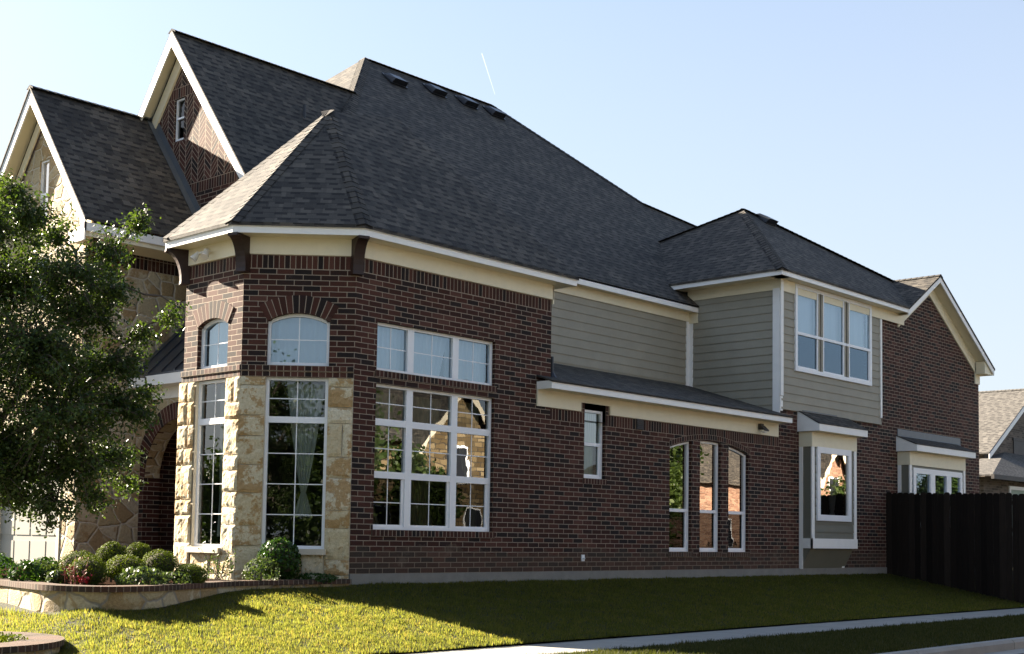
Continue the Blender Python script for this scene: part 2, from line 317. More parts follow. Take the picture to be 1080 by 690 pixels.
def groundmat(name, a, b_, sc=3):
    m_, t, b = newmat(name); g = nd(t, 'ShaderNodeNewGeometry'); n = noi(t, g.outputs['Position'], sc, 6, .7); n2 = noi(t, g.outputs['Position'], 60, 3)
    r = ramp(t, [(.3, a), (.7, b_)]); t.links.new(n.outputs[0], r.inputs[0]); t.links.new(r.outputs[0], b.inputs['Base Color']); b.inputs['Roughness'].default_value = .95
    bump(t, b, n2.outputs[0], 1, .02); return m_
M['turf'] = groundmat('turf_soil', (.016, .018, .006), (.03, .03, .008))
# ------------------------------------------------------------------ ground
def zlawn(x, y):
    if x > -1.6: ye = 0; ze = -.15 - .01 * max(0, -x)
    elif x > -4.6: s = (-1.6 - x) / 3.0; ye = -1.04 * s; ze = -.165 - .18 * s
    else: ye = -1.04; ze = -.345
    if x < -4.6 : ze -= .28 * min(1, (-4.6 - x) / .8) + .03 * (-4.6 - x)
    if y >= ye: z = ze
    else:
        d = ye - y; L = 3.36 + ye; z = ze + (-.74 - ze) * min(1, d / L)
    return z + .012 * noise.noise(Vector((x * .9, y * .9, 0)))
def sheet(name, xs, ys, zf, mat):
    mb = MB(); nx, ny = len(xs), len(ys)
    vs = [(x, y, zf(x, y)) for y in ys for x in xs]
    me = bpy.data.meshes.new(name); me.from_pydata(vs, [], [(j * nx + i, j * nx + i + 1, (j + 1) * nx + i + 1, (j + 1) * nx + i) for j in range(ny - 1) for i in range(nx - 1)])
    me.materials.append(mat); ul = me.uv_layers.new(name='UVMap')
    for p in me.polygons: p.use_smooth = True
    return tag(link(bpy.data.objects.new(name, me)), kind='structure')
fr = lambda a, b, s: list(np.arange(a, b + 1e-6, s))
sheet('lawn', fr(-14, 30, .2), fr(-3.36, 12.14, .155), zlawn, M['turf'])
mb = MB(); mb.poly([(-1500, -1500, -1.3), (1500, -1500, -1.3), (1500, 1500, -1.3), (-1500, 1500, -1.3)]); tag(mb.build('ground', M['turf']), kind='structure')
mb = MB(); mb.poly([(-60, 12.1, -.30), (60, 12.1, -.30), (60, 60, -.4), (-60, 60, -.4)]); mb.poly([(30, -3.3, -.3), (70, -3.3, -.3), (70, 12.1, -.3), (30, 12.1, -.3)]); tag(mb.build('backyard_ground', M['turf']), kind='structure')
mb = MB(); x = -30.0
while x < 70:
    mb.box(x + .006, x + 1.214, -4.42, -3.38, -.95, -.775); x += 1.22
mb.box(-30, 70, -4.41, -3.39, -1.0, -.79)
tag(mb.build('sidewalk', M['walk']), kind='structure')
sheet('verge', fr(-30, 70, .5), [-6.72, -6.2, -5.6, -5.0, -4.42], lambda x, y: -.795 + .01 * noise.noise(Vector((x, y, 3))) + .02 * math.sin((y + 6.7) / 2.3 * 3.14), M['turf'])
mb = MB(); x = -30.0
while x < 70:
    mb.prism([(x + .006, -6.88, -1.05), (x + .006, -6.72, -1.05), (x + .006, -6.72, -.79), (x + .006, -6.84, -.79), (x + .006, -6.88, -.83)][::-1], (3.03, 0, 0)); x += 3.05
mb.box(-30, 70, -7.2, -6.885, -1.05, -.926)
tag(mb.build('kerb', M['walk']), kind='structure')
mb = MB(); mb.poly([(-60, -15.6, -.93), (90, -15.6, -.93), (90, -7.2, -.93), (-60, -7.2, -.93)]); tag(mb.build('road', M['asphalt']), kind='structure')
mb = MB(); mb.box(-60, 90, -15.8, -15.6, -1.05, -.79); mb.box(-60, 90, -18.4, -17.3, -1, -.78); tag(mb.build('far_sidewalk', M['walk']), kind='structure')
mb = MB(); mb.box(-60, 90, -17.3, -15.8, -1.1, -.8); mb.box(-60, 90, -50, -18.4, -1.1, -.8); tag(mb.build('far_lawn', M['turf']), kind='structure')
# ------------------------------------------------------------------ house
S_ = Frame((0, 0), (1, 0)); A_ = Frame((-1.14, 1.14), (1, -1)); B_ = Frame((-1.14, 2.6), (0, -1)); C_ = Frame((0, 3.74), (-1, -1))
WA = 1.14 * math.sqrt(2); WB = 1.46
house = tag(empty('brick_house', (5, 5, -.15)), 'large two storey dark red brick house with octagonal stone bay and steep dark roofs', 'house')
HL = Vector(house.location)
_mb_build = MB.build
def hb(mb, name, mats, parent=None, smooth=False, label=None):
    o = _mb_build(mb, name, mats, None, smooth)
    par = parent or house
    # keep world placement: house and its parts carry no rotation
    base = Vector((0, 0, 0)); q = par
    while q is not None: base += Vector(q.location); q = q.parent
    o.parent = par; o.location = -base
    if label: o['label'] = label
    return o
def arcpts(a0, a1, zs, rise, n=14):
    """points of a segmental arch from a0 to a1 springing at zs"""
    if rise <= 0: return [(a0, zs), (a1, zs)]
    h = (a1 - a0) / 2; Rr = (h * h + rise * rise) / (2 * rise); c = (a0 + a1) / 2; zc = zs + rise - Rr; th = math.asin(min(1, h / Rr))
    if rise > h: th = math.pi - th
    return [(c + Rr * math.sin(-th + 2 * th * i / n), zc + Rr * math.cos(-th + 2 * th * i / n)) for i in range(n + 1)]
def wall(mb, F, a0, a1, b0, b1, holes, mi=0, dep=.1, c=0):
    """rectangular wall sheet with holes (a0,a1,b0,b1[,topcurve]) and brick reveals"""
    As = sorted({a0, a1, *[h[0] for h in holes], *[h[1] for h in holes]}); Bs = sorted({b0, b1, *[h[2] for h in holes], *[h[3] for h in holes]})
    As = [a for a in As if a0 - 1e-6 <= a <= a1 + 1e-6]; Bs = [b for b in Bs if b0 - 1e-6 <= b <= b1 + 1e-6]
    for i in range(len(As) - 1):
        for j in range(len(Bs) - 1):
            ca, cb = (As[i] + As[i + 1]) / 2, (Bs[j] + Bs[j + 1]) / 2
            if any(h[0] < ca < h[1] and h[2] < cb < h[3] for h in holes): continue
            F.rect(mb, As[i], As[i + 1], Bs[j], Bs[j + 1], c, mi)
    for h in holes:
        top = h[4] if len(h) > 4 else [(h[0], h[3]), (h[1], h[3])]
        for (p, q) in zip(top[:-1], top[1:]):
            if len(h) > 4: mb.poly([F.P(p[0], p[1], c), F.P(q[0], q[1], c), F.P(q[0], h[3], c), F.P(p[0], h[3], c)], mi)
            mb.poly([F.P(p[0], p[1], c), F.P(p[0], p[1], c - dep), F.P(q[0], q[1], c - dep), F.P(q[0], q[1], c)], mi)
        lo = max(b0, h[2]); 
        mb.poly([F.P(h[0], lo, c), F.P(h[0], lo, c - dep), F.P(h[0], top[0][1], c - dep), F.P(h[0], top[0][1], c)], mi)
        mb.poly([F.P(h[1], lo, c - dep), F.P(h[1], lo, c), F.P(h[1], top[-1][1], c), F.P(h[1], top[-1][1], c - dep)], mi)
        mb.poly([F.P(h[0], lo, c), F.P(h[1], lo, c), F.P(h[1], lo, c - dep), F.P(h[0], lo, c - dep)], mi)
def curve_bar(mb, F, top, t, c0, c1):
    for (p, q) in zip(top[:-1], top[1:]):
        mb.prism([F.P(p[0], p[1] - t, c1), F.P(q[0], q[1] - t, c1), F.P(q[0], q[1], c1), F.P(p[0], p[1], c1)], F.n * (c0 - c1))
def win(F, a0, a1, b0, b1, top=None, cols=None, rails=(), grid=None, c=-.07, fr_=.045, mat='glass', low=None, name='window', label=None, parent=None, depth=.07, lowmat='screen', rail_t=.06, mull=.07, curtain=None, cmat='curtain'):
    """frame + mullions as one mesh; panes, muntins and curtain are its children.
       cols: inner mullion centres; rails: rail heights; grid: {(col,row):(nx,ny)} or (nx,ny) for all"""
    top = top or [(a0, b1), (a1, b1)]
    mb = MB(); c0 = c - depth
    F.box(mb, a0, a0 + fr_, b0, top[0][1], c0, c); F.box(mb, a1 - fr_, a1, b0, top[-1][1], c0, c)
    F.box(mb, a0 + fr_, a1 - fr_, b0, b0 + fr_, c0, c + .004)
    curve_bar(mb, F, [(min(max(p[0], a0 + fr_), a1 - fr_), p[1]) for p in top], fr_, c0, c - .001)
    cols = list(cols or []); rails = sorted(rails)
    tmax = max(p[1] for p in top)
    def topat(a):
        for (p, q) in zip(top[:-1], top[1:]):
            if p[0] - 1e-6 <= a <= q[0] + 1e-6: return p[1] + (q[1] - p[1]) * (a - p[0]) / max(1e-6, q[0] - p[0])
        return tmax
    for m_ in cols: F.box(mb, m_ - mull / 2, m_ + mull / 2, b0 + fr_, topat(m_) - fr_ * .9, c0, c + .006)
    ed = [a0 + fr_] + [x_ for m_ in cols for x_ in (m_ - mull / 2, m_ + mull / 2)] + [a1 - fr_]
    bays = [(ed[i], ed[i + 1]) for i in range(0, len(ed), 2)]
    for (l, r_) in bays:
        for z in rails: F.box(mb, l, r_, z - rail_t / 2, z + rail_t / 2, c0 + .01, c + .003)
    fo = hb(mb, name, M['frame'], parent, label=label)
    zs = [b0 + fr_] + [x_ for z in rails for x_ in (z - rail_t / 2, z + rail_t / 2)] + [None]
    mg = MB()
    for ci, (l, r_) in enumerate(bays):
        for ri in range(0, len(zs), 2):
            z0, z1 = zs[ri], zs[ri + 1]; row = ri // 2
            pm = MB(); cp = c - .035
            nseg = 10 if len(top) > 2 else 1
            xs_ = [l + (r_ - l) * k / nseg for k in range(nseg + 1)]
            tt = [(x_, (topat(x_) - fr_) if z1 is None else z1) for x_ in xs_]
            pm.poly([F.P(l, z0, cp), F.P(r_, z0, cp)] + [F.P(p[0], p[1], cp) for p in reversed(tt)])
            lowrow = low is not None and row < low
            hb(pm, 'pane', M[lowmat if lowrow else (mat if isinstance(mat, str) else mat[row])], fo)
            g = grid.get(row, None) if isinstance(grid, dict) else grid
            if g:
                z1_ = min(p[1] for p in tt) if z1 is not None else None
                for k in range(1, g[0]):
                    x_ = l + (r_ - l) * k / g[0]; F.box(mg, x_ - .007, x_ + .007, z0, (topat(x_) - fr_) if z1 is None else z1, cp - .008, cp + .004)
                ztop = z1 if z1 is not None else max(p[1] for p in tt)
                for k in range(1, g[1]):
                    z_ = z0 + (ztop - z0) * k / g[1]; F.box(mg, l, r_, z_ - .007, z_ + .007, cp - .0075, cp + .0045)
            if lowrow: # sash frame of the lower light
                F.box(mg, r_ - .05, r_, z0, z1, cp - .01, cp + .02)
                F.box(mg, l, r_, z0, z0 + .03, cp - .009, cp + .021)
    if mg.f: hb(mg, 'muntin', M['frame'], fo)
    if curtain:
        for cu in curtain: hb(cu, 'curtain', M[cmat], fo, smooth=True)
    return fo
def drape(F, a0, a1, z0, z1, c=-.28, tie=None, narrow=.35, folds=9, amp=.02, side=0):
    """hanging sheer; tie = height where it is gathered, side -1/1 gathers towards that side"""
    mb = MB(); nx, nz = 48, 22; g = []
    for j in range(nz + 1):
        z = z0 + (z1 - z0) * j / nz
        if tie is None: k = 1
        else:
            d = (z - tie) / (z1 - tie) if z > tie else (tie - z) / max(.05, tie - z0) * .35
            k = narrow + (1 - narrow) * min(1, max(0, d)) ** .8
        row = []
        for i in range(nx + 1):
            s = i / nx * 2 - 1; mid = (a0 + a1) / 2; hw = (a1 - a0) / 2
            a = mid + side * hw * (1 - k) + s * hw * k
            row.append(F.P(a, z, c + amp * math.sin(s * folds * 3.14 + .4 * math.sin(z * 3)) + .008 * math.sin(s * 31 + z)))
        g.append(row)
    for j in range(nz):
        for i in range(nx): mb.poly([g[j][i], g[j][i + 1], g[j + 1][i + 1], g[j + 1][i]])
    # weld for smooth shading
    mb.weld = (nx, nz, g); return mb
def weld_build(mb, name, mats, parent):
    nx, nz, g = mb.weld; vs = [tuple(p) for r_ in g for p in r_]
    me = bpy.data.meshes.new(name); me.from_pydata(vs, [], [(j * (nx + 1) + i, j * (nx + 1) + i + 1, (j + 1) * (nx + 1) + i + 1, (j + 1) * (nx + 1) + i) for j in range(nz) for i in range(nx)])
    me.materials.append(mats); me.polygons.foreach_set('use_smooth', [True] * len(me.polygons)); return link(bpy.data.objects.new(name, me))
_hb = hb
SPLIT = {'brick_infill', 'corner_trim', 'window_sill', 'window_trim', 'mullion', 'flashing', 'vent_pipe', 'door_frame', 'fascia', 'rake_board', 'siding_piece', 'frieze', 'dark_backing', 'bay_side', 'base_trim', 'rake_soffit', 'rail'}
def pieces(mb):
    out = {}; k = 0
    for f, mi, g in zip(mb.f, mb.mi, mb.g):
        q = out.setdefault(g, MB()); i = len(q.v); q.v += [mb.v[a] for a in f]; q.f.append(tuple(range(i, i + len(f)))); q.mi.append(mi); q.uv += mb.uv[k:k + len(f)]; q.g.append(0); k += len(f)
    # join pieces that touch
    L = list(out.values()); box = [(min(v.x for v in q.v) - .004, max(v.x for v in q.v) + .004, min(v.y for v in q.v) - .004, max(v.y for v in q.v) + .004, min(v.z for v in q.v) - .004, max(v.z for v in q.v) + .004) for q in L]
    par = list(range(len(L)))
    def root(i):
        while par[i] != i: i = par[i]
        return i
    for i in range(len(L)):
        for j in range(i):
            a, b = box[i], box[j]
            if a[0] <= b[1] and b[0] <= a[1] and a[2] <= b[3] and b[2] <= a[3] and a[4] <= b[5] and b[4] <= a[5]: par[root(i)] = root(j)
    res = {}
    for i, q in enumerate(L):
        r_ = res.setdefault(root(i), MB()); n = len(r_.v); r_.v += q.v; r_.f += [tuple(a + n for a in f) for f in q.f]; r_.mi += q.mi; r_.uv += q.uv; r_.g += q.g
    return list(res.values())
def hb(mb, name, mats, parent=None, smooth=False, label=None):
    if name in SPLIT:
        ps = pieces(mb)
        for q in ps: o = _hb(q, name, mats, parent, smooth, label)
        return o
    if hasattr(mb, 'weld'):
        o = weld_build(mb, name, mats, parent); par = parent or house; base = Vector((0, 0, 0)); q = par
        while q is not None: base += Vector(q.location); q = q.parent
        o.parent = par; o.location = -base; return o
    return _hb(mb, name, mats, parent, smooth, label)

# ---- brick walls, side elevation and bay
T1 = arcpts(7.74, 10.45, 2.30, .19, 60)
def sub(top, a0, a1, dz=0, n=8):
    out = []
    for i in range(n + 1):
        a = a0 + (a1 - a0) * i / n
        for (p, q) in zip(top[:-1], top[1:]):
            if p[0] - 1e-9 <= a <= q[0] + 1e-9: z = p[1] + (q[1] - p[1]) * (a - p[0]) / (q[0] - p[0]); break
        out.append((a, z + dz))
    return out
trip = [(7.74, 8.45), (8.73, 9.45), (9.72, 10.45)]
holesS = [(.43, 2.95, 2.97, 3.69), (.43, 2.95, .64, 2.78), (5.22, 5.80, 1.60, 2.80)] + [(a, b, .34, 2.50, sub(T1, a, b)) for a, b in trip]
h1 = [h for h in holesS if h[1] < 4.3]; h2 = [h for h in holesS if h[0] > 4.3]
mb = MB()
wall(mb, S_, 0, 4.31, 0, 4.37, h1)
wall(mb, S_, 4.31, 11.62, 0, 2.54, [(h if h[3] <= 2.54 else (h[0], h[1], h[2], 2.60)) for h in h2])
wall(mb, S_, 11.62, 21.77, 0, 4.86, [(12.2, 15.56, 4.22, 4.86)])
mb.ofs = (0, -4.37); S_.rect(mb, 0, 4.31, 4.37, 4.575, 0, 1)
mb.ofs = (0, -2.54)
S_.rect(mb, 4.31, 5.22, 2.54, 2.745, 0, 1); S_.rect(mb, 5.80, 11.62, 2.54, 2.745, 0, 1)
S_.rect(mb, 5.10, 5.219, 2.745, 3.0, 0, 1)
mb.ofs = (0, 0)
# gable end brick at the right
mb.poly([(15.63, 0, 4.86), (21.77, 0, 4.86), (21.77, 0, 5.02), (21.5, 0, 5.18), (18.75, 0, 6.80), (17.15, 0, 5.86), (15.63, 0, 5.86)])
mb.poly([(21.77, 0, 0), (21.77, 14, 0), (21.77, 14, 5.2), (21.77, 0, 5.2)])
mb.poly([(4.31, 0, 2.5), (4.31, 2.3, 2.5), (4.31, 2.3, 5.8), (4.31, 0, 4.6)])
hb(mb, 'wall', [M['brick'], M['soldier']], label='dark red brick wall of the long shaded side')
# arch and sill bricks around side windows (slightly proud rowlock courses)
mb = MB()
def rowl(F, a0, a1, z0, z1, c=.012, back=-.1): F.box(mb, a0, a1, z0, z1, back, c)
mb.ofs = (0, 0)
for (a0, a1, z) in ((.40, 2.98, .64), (5.19, 5.83, 1.60), (7.70, 8.48, .34), (8.70, 9.48, .34), (9.69, 10.48, .34)):
    mb.ofs = (0, -(z - .10)); rowl(S_, a0, a1, z - .10, z, .02)
mb.ofs = (0, -2.87); rowl(S_, .40, 2.98, 2.87, 2.97, .02)
hb(mb, 'window_sill', brickmat('sill_brick', swap=True, w=.1, off=0), label='dark rowlock brick sill')
mb = MB()
ro = arcpts(7.70, 10.49, 2.31, .20, 60)
for i in range(60):
    p, q = ro[i], ro[i + 1]; L = .1
    mb.poly([S_.P(p[0], p[1], .014), S_.P(q[0], q[1], .014), S_.P(q[0], q[1] + L, .014), S_.P(p[0], p[1] + L, .014)], 0, [(p[0], 0), (q[0], 0), (q[0], L), (p[0], L)])
    mb.poly([S_.P(p[0], p[1], .014), S_.P(q[0], q[1], .014), S_.P(q[0], q[1], 0), S_.P(p[0], p[1], 0)][::-1], 0, [(p[0], 0), (q[0], 0), (q[0], .01), (p[0], .01)])
hb(mb, 'arch_ring', brickmat('soldier_arch_brick', swap=True, w=.1, off=0), label='shallow brick arch over the three tall windows')
# ---- tower (bay) upper brick
def ringarch(F, a0, a1, zs, rise, t, name='arch_ring'):
    mb = MB(); h = (a1 - a0) / 2; Rr = (h * h + rise * rise) / (2 * rise); c = (a0 + a1) / 2; zc = zs + rise - Rr; th = math.asin(min(1, h / Rr)); 
    if rise > h: th = math.pi - th
    n = 36; pr = lambda an, r_, cc: F.P(c + r_ * math.sin(an), zc + r_ * math.cos(an), cc)
    for i in range(n):
        x0 = -th + 2 * th * i / n; x1 = -th + 2 * th * (i + 1) / n
        u0, u1 = x0 * (Rr + t * .4), x1 * (Rr + t * .4)
        mb.poly([pr(x0, Rr, .015), pr(x1, Rr, .015), pr(x1, Rr + t, .015), pr(x0, Rr + t, .015)], 0, [(u0, .02), (u1, .02), (u1, .3), (u0, .3)])
        mb.poly([pr(x0, Rr + t, .015), pr(x1, Rr + t, .015), pr(x1, Rr + t, 0), pr(x0, Rr + t, 0)], 0, [(u0, .02), (u1, .02), (u1, .03), (u0, .03)])
        mb.poly([pr(x0, Rr, -.1), pr(x1, Rr, -.1), pr(x1, Rr, .015), pr(x0, Rr, .015)], 0, [(u0, .02), (u1, .02), (u1, .14), (u0, .14)])
    hb(mb, name, M['ring'], label='fan of upright bricks arching over the bay window' if t < .28 else 'brick ring around the entry arch')
mb = MB(); WAa = (.36, 1.25); WBa = (.345, 1.115)
tA = arcpts(*WAa, 3.61, .12); tB = arcpts(*WBa, 3.60, .11)
for F, W, h, tp in ((A_, WA, WAa, tA), (B_, WB, WBa, tB), (C_, WA, (.5, .51), None)):
    hs = [(h[0], h[1], 2.965, 3.80, tp)] if tp else []
    wall(mb, F, 0, W, 2.965, 4.37, hs); 
    mb.ofs = (0, -4.37); F.rect(mb, 0, W, 4.37, 4.575, 0, 1); mb.ofs = (0, 0)
C_.rect(mb, 0, WA, -.3, 2.965)
mb.poly([(0, 3.74, -.3), (.33, 3.74, -.3), (.33, 3.74, 4.6), (0, 3.74, 4.6)]); mb.poly([(.33, 3.74, 2.95), (1.27, 3.74, 2.95), (1.27, 3.74, 4.9), (.33, 3.74, 4.9)]); mb.poly([(1.27, 3.74, 2.9), (1.27, 6.1, 2.9), (1.27, 6.1, 4.6), (1.27, 3.74, 4.6)][::-1])
hb(mb, 'wall', [M['brick'], M['soldier']], label='brick upper wall of the octagonal bay')
ringarch(A_, *WAa, 3.61, .12, .255); ringarch(B_, *WBa, 3.60, .11, .255)
mb = MB()
for k, (z0, z1, pr_) in enumerate(((2.80, 2.882, .022), (2.885, 2.965, .04))):
    mb.ofs = (0, -z0)
    q = pr_ * math.tan(math.pi / 8)
    for F, W in ((A_, WA), (B_, WB), (C_, WA)): F.box(mb, -q * (F is not C_), W + (q if F is not A_ else 0), z0, z1, -.1, pr_)
hb(mb, 'brick_ledge', M['rowlock'], label='projecting double brick ledge above the stone base')
# stone blocks
def stones(mb, F, a0, a1, b0, b1, seed, base=.02, rough=.03, hr=(.2, .52), wr=(.3, .62), wrap=(0, 0)):
    rnd = random.Random(seed); z = b0
    while z < b1 - 1e-3:
        h = rnd.uniform(*hr)
        if b1 - z - h < .12: h = b1 - z
        a = a0
        while a < a1 - 1e-3:
            w_ = rnd.uniform(*wr)
            if a1 - a - w_ < .14: w_ = a1 - a
            nx, ny = max(3, int(w_ / .045)), max(3, int(h / .045)); o_ = base + rnd.uniform(0, rough); sd_ = rnd.uniform(0, 99)
            g = []
            for j in range(ny + 1):
                r_ = []
                for i in range(nx + 1):
                    u_, v_ = i / nx, j / ny; aa = a + .006 + (w_ - .012) * u_; zz = z + .006 + (h - .012) * v_
                    e = min(u_, 1 - u_) * w_; e2 = min(v_, 1 - v_) * h; ed = min(1, min(e, e2) / .018)
                    wr_ = 1
                    if wrap[0] and abs(aa - a0) < .01 or wrap[1] and abs(aa - a1) < .01: wr_ = 1
                    d = o_ * (.55 + .45 * ed ** .5) + .017 * noise.noise(Vector((aa * 7 + sd_, zz * 7, sd_))) * ed + .009 * noise.noise(Vector((aa * 24, zz * 24, sd_))) * (.3 + .7 * ed)
                    sft = .01 * noise.noise(Vector((aa * 6, zz * 6, sd_ + 5)))
                    r_.append(F.P(aa + sft * (0 < u_ < 1), zz + sft, d))
                g.append(r_)
            i0 = len(mb.v); mb.v += [p for r_ in g for p in r_]
            for j in range(ny):
                for i in range(nx):
                    q = i0 + j * (nx + 1) + i; mb.f.append((q, q + 1, q + nx + 2, q + nx + 1)); mb.mi.append(0); mb.g.append(0); mb.uv += [(0, 0)] * 4
            a += w_
        z += h
mb = MB()
for F, W, h, s_ in ((A_, WA, WAa, 3), (B_, WB, WBa, 11)):
    q0 = .035; zb = .36
    l0, l1, r0_, r1_ = -.02, h[0], h[1], W + (.02 if F is B_ else 0)
    if F is B_: l0 = -.08
    stones(mb, F, l0, l1, -.30, 2.80, s_, .025 if F is A_ else .035, .012, wr=(.18, .4) if F is B_ else (.3, .5))
    stones(mb, F, r0_, r1_, -.30, 2.80, s_ + 1, .03, .012, wr=(.2, .42))
    stones(mb, F, l1, r0_, -.30, .27, s_ + 2, .02, .02, hr=(.25, .32), wr=(.3, .6))
# mortar backing with window openings
for F, W, h in ((A_, WA, WAa), (B_, WB, WBa)):
    wall(mb, F, 0, W, -.30, 2.80, [(h[0], h[1], .27, 2.80)], 1, .14, -.004)
stones(mb, Frame((-1.14, 2.6), (1, 1)), 0.0, .5, -.3, 2.8, 77, .03, .03) if False else None
hb(mb, 'stone_base', [M['block'], M['limestone']], smooth=False, label='cream and ochre rough limestone blocks around the bay windows')
mb = MB()
for F, h in ((A_, WAa), (B_, WBa)): F.box(mb, h[0] - .03, h[1] + .03, .265, .345, -.14, .085)
hb(mb, 'window_sill', M['limestone'], label='pale cut stone sill')
# ---- bay and side windows
def cur2(F, a0, a1, z0, z1, tie, c=-.3): return [drape(F, a0, a1, z0, z1, c, tie, .2, 6, .02, 0)]
win(A_, WAa[0], WAa[1], 2.975, 3.6, tA, grid=(2, 2), mat='glasshi', curtain=[drape(A_, .2, 1.4, 2.9, 3.8, -.22, folds=7)], label='arched white window with sheer curtain above the canted stone bay')
win(B_, WBa[0], WBa[1], 2.975, 3.6, tB, grid=(2, 2), mat='glasshi', curtain=[drape(B_, .2, 1.3, 2.9, 3.8, -.22, folds=7)], label='arched white window in the sunlit face of the bay')
win(A_, WAa[0], WAa[1], .345, 2.80, rails=(2.19,), grid={0: (2, 4), 1: (2, 2)}, rail_t=.09, c=-.05, curtain=[drape(A_, .62, 1.18, .8, 2.75, -.3, 1.15, .12, 5), ], label='tall white window with a tied sheer curtain in the canted stone face')
win(B_, WBa[0], WBa[1], .345, 2.80, rails=(2.19,), grid={0: (2, 4), 1: (2, 2)}, rail_t=.09, c=-.05, curtain=[drape(B_, .55, .80, .5, 2.75, -.3, 1.2, .4, 4)], label='tall white window in the sunlit stone face of the bay')
win(S_, .43, 2.95, 2.97, 3.69, cols=(1.16, 2.115), grid=(2, 2), mull=.13, mat='glasshi', curtain=[drape(S_, .4, 1.2, 2.9, 3.7, -.25, folds=9), drape(S_, 1.1, 2.1, 2.9, 3.7, -.25, 2.7, .4, 9), drape(S_, 2.05, 2.95, 2.9, 3.7, -.25, folds=9)], label='wide three light transom window with white curtains')
win(S_, .43, 2.95, .64, 2.78, cols=(1.16, 2.115), rails=(1.445, 2.22), grid={0: (2, 2), 1: (2, 2), 2: (2, 2)}, mull=.13, rail_t=.10, low=1, mat=('glass', 'midglass', 'glass'),
    curtain=[drape(S_, .46, 1.15, .7, 2.7, -.32, 1.2, .2, 6, side=-1), drape(S_, 1.22, 2.06, .7, 2.7, -.32, 1.1, .45, 8), drape(S_, 2.25, 2.9, .7, 2.7, -.32, 1.2, .2, 6, side=1)], cmat='dimcurtain', label='large nine light white window in the brick wall beside the stone bay')
win(S_, 5.22, 5.80, 1.60, 2.80, rails=(2.20,), low=1, mat='midglass', lowmat='glass', cmat='greenshade', curtain=[drape(S_, 5.2, 5.82, 2.2, 2.78, -.16, amp=.004), drape(S_, 5.3, 5.7, 1.6, 2.3, -.2, folds=4)], label='small narrow white sash window under the low side roof')
for k, (a, b) in enumerate(trip):
    win(S_, a, b, .34, 2.45, sub(T1, a, b), rails=(1.12,), low=1, mat='brickglass', lowmat='screen', label=['left', 'middle', 'right'][k] + ' one of the three tall arched side windows')
# ---- white fascia, frieze, soffit of the bay eave
o = .31; oc = o * math.tan(math.pi / 8)
eave = [(4.60, -o), (-oc, -o), (-1.14 - o, 1.14 - oc), (-1.14 - o, 2.6 + oc), (-oc, 3.74 + o)][::-1]
mb = MB(); strip(mb, eave, 4.815, 4.905, .025); strip(mb, [(p[0], p[1]) for p in [(4.615, -o - .015), (-oc - .006, -o - .015), (-1.155 - o, 1.134 - oc), (-1.155 - o, 2.606 + oc), (-oc - .006, 3.755 + o)][::-1]], 4.907, 4.962, .04)
mb.box(4.575, 4.60, -o + .02, 2.2, 4.815, 4.96)
hb(mb, 'fascia', M['fascia'], label='white fascia board around the octagonal bay eave')
mb = MB(); strip(mb, [(4.33, -.03), (0, -.03), (-1.17, 1.14), (-1.17, 2.6), (0, 3.77)][::-1], 4.575, 4.83, .03)
mb.poly([(p[0], p[1], 4.822) for p in eave] + [(4.6, 3.5, 4.822)])
mb.box(4.31, 4.34, -.03, 2.3, 4.5, 4.83)
hb(mb, 'frieze', M['cream'], label='cream frieze and soffit under the bay eave')
# ---- timber brackets
for k, (p, d) in enumerate((((0, 0), (-.383, -.924)), ((-1.14, 1.14), (-.924, -.383)), ((-1.14, 2.6), (-.924, .383)))):
    d = Vector((d[0], d[1], 0)); s = Vector((-d.y, d.x, 0)); p = Vector((p[0], p[1], 0)); mb = MB()
    prof = [(-.03, 4.815), (.33, 4.815), (.33, 4.775)] + [(.33 - .235 * math.sin(q * math.pi / 2 / 8) ** 1.0, 4.775 - .42 * (1 - math.cos(q * math.pi / 2 / 8)) - .0) for q in range(1, 9)] + [(.10, 4.30), (-.03, 4.30)]
    mb.prism([p + d * a + s * -.08 + Vector((0, 0, z)) for a, z in prof], s * .16)
    hb(mb, 'bracket', M['wood'])
# ------------------------------------------------------------------ roofs
def roofpoly(mb, pts, mi=0, th=.05):
    pts = [Vector(p) for p in pts]; mb.poly(pts, mi)
    lo = [p - Vector((0, 0, th)) for p in pts]; n = len(pts)
    mb.poly(list(reversed(lo)), mi)
    for i in range(n): mb.poly([lo[i], lo[(i + 1) % n], pts[(i + 1) % n], pts[i]], mi)
def caps(mb, a, b, w_=.15, mi=0, sag=.55):
    """overlapping ridge cap shingles from low point a to high point b"""
    a, b = Vector(a), Vector(b); d = b - a; L = d.length; d.normalize(); s = d.cross(Vector((0, 0, 1))).normalized(); n = s.cross(d)
    k = int(L / .15)
    for i in range(k):
        p = a + d * (i * L / k); q = a + d * ((i + 1.25) * L / k)
        up0, up1 = n * .020, n * .010
        for sg in (-1, 1):
            c1 = s * sg * w_; dn = -n * w_ * sag
            f = [p + up0, q + up1, q + up1 + c1 + dn, p + up0 + c1 + dn]
            if sg > 0: f.reverse()
            mb.poly(f, mi, [(i * .37, .02), (i * .37 + .14, .02), (i * .37 + .14, .11), (i * .37, .11)]); 
            mb.poly([p + up0, p + up0 + c1 + dn, p + c1 + dn - n * .01, p - n * .01], mi, [(0, .12), (.1, .12), (.1, .14), (0, .14)])
zt = 4.985
AP = (.95, 1.9, 7.35 + .02); Q = (2.79, 2.31, 7.81)
cSA, cAB, cBC, cEnd = (-oc - .02, -o - .03, zt - .02), (-1.47 - .01, 1.14 - oc - .01, zt - .02), (-1.48, 2.6 + oc + .01, zt - .02), (-oc, 3.77 + o, zt - .02)
mb = MB()
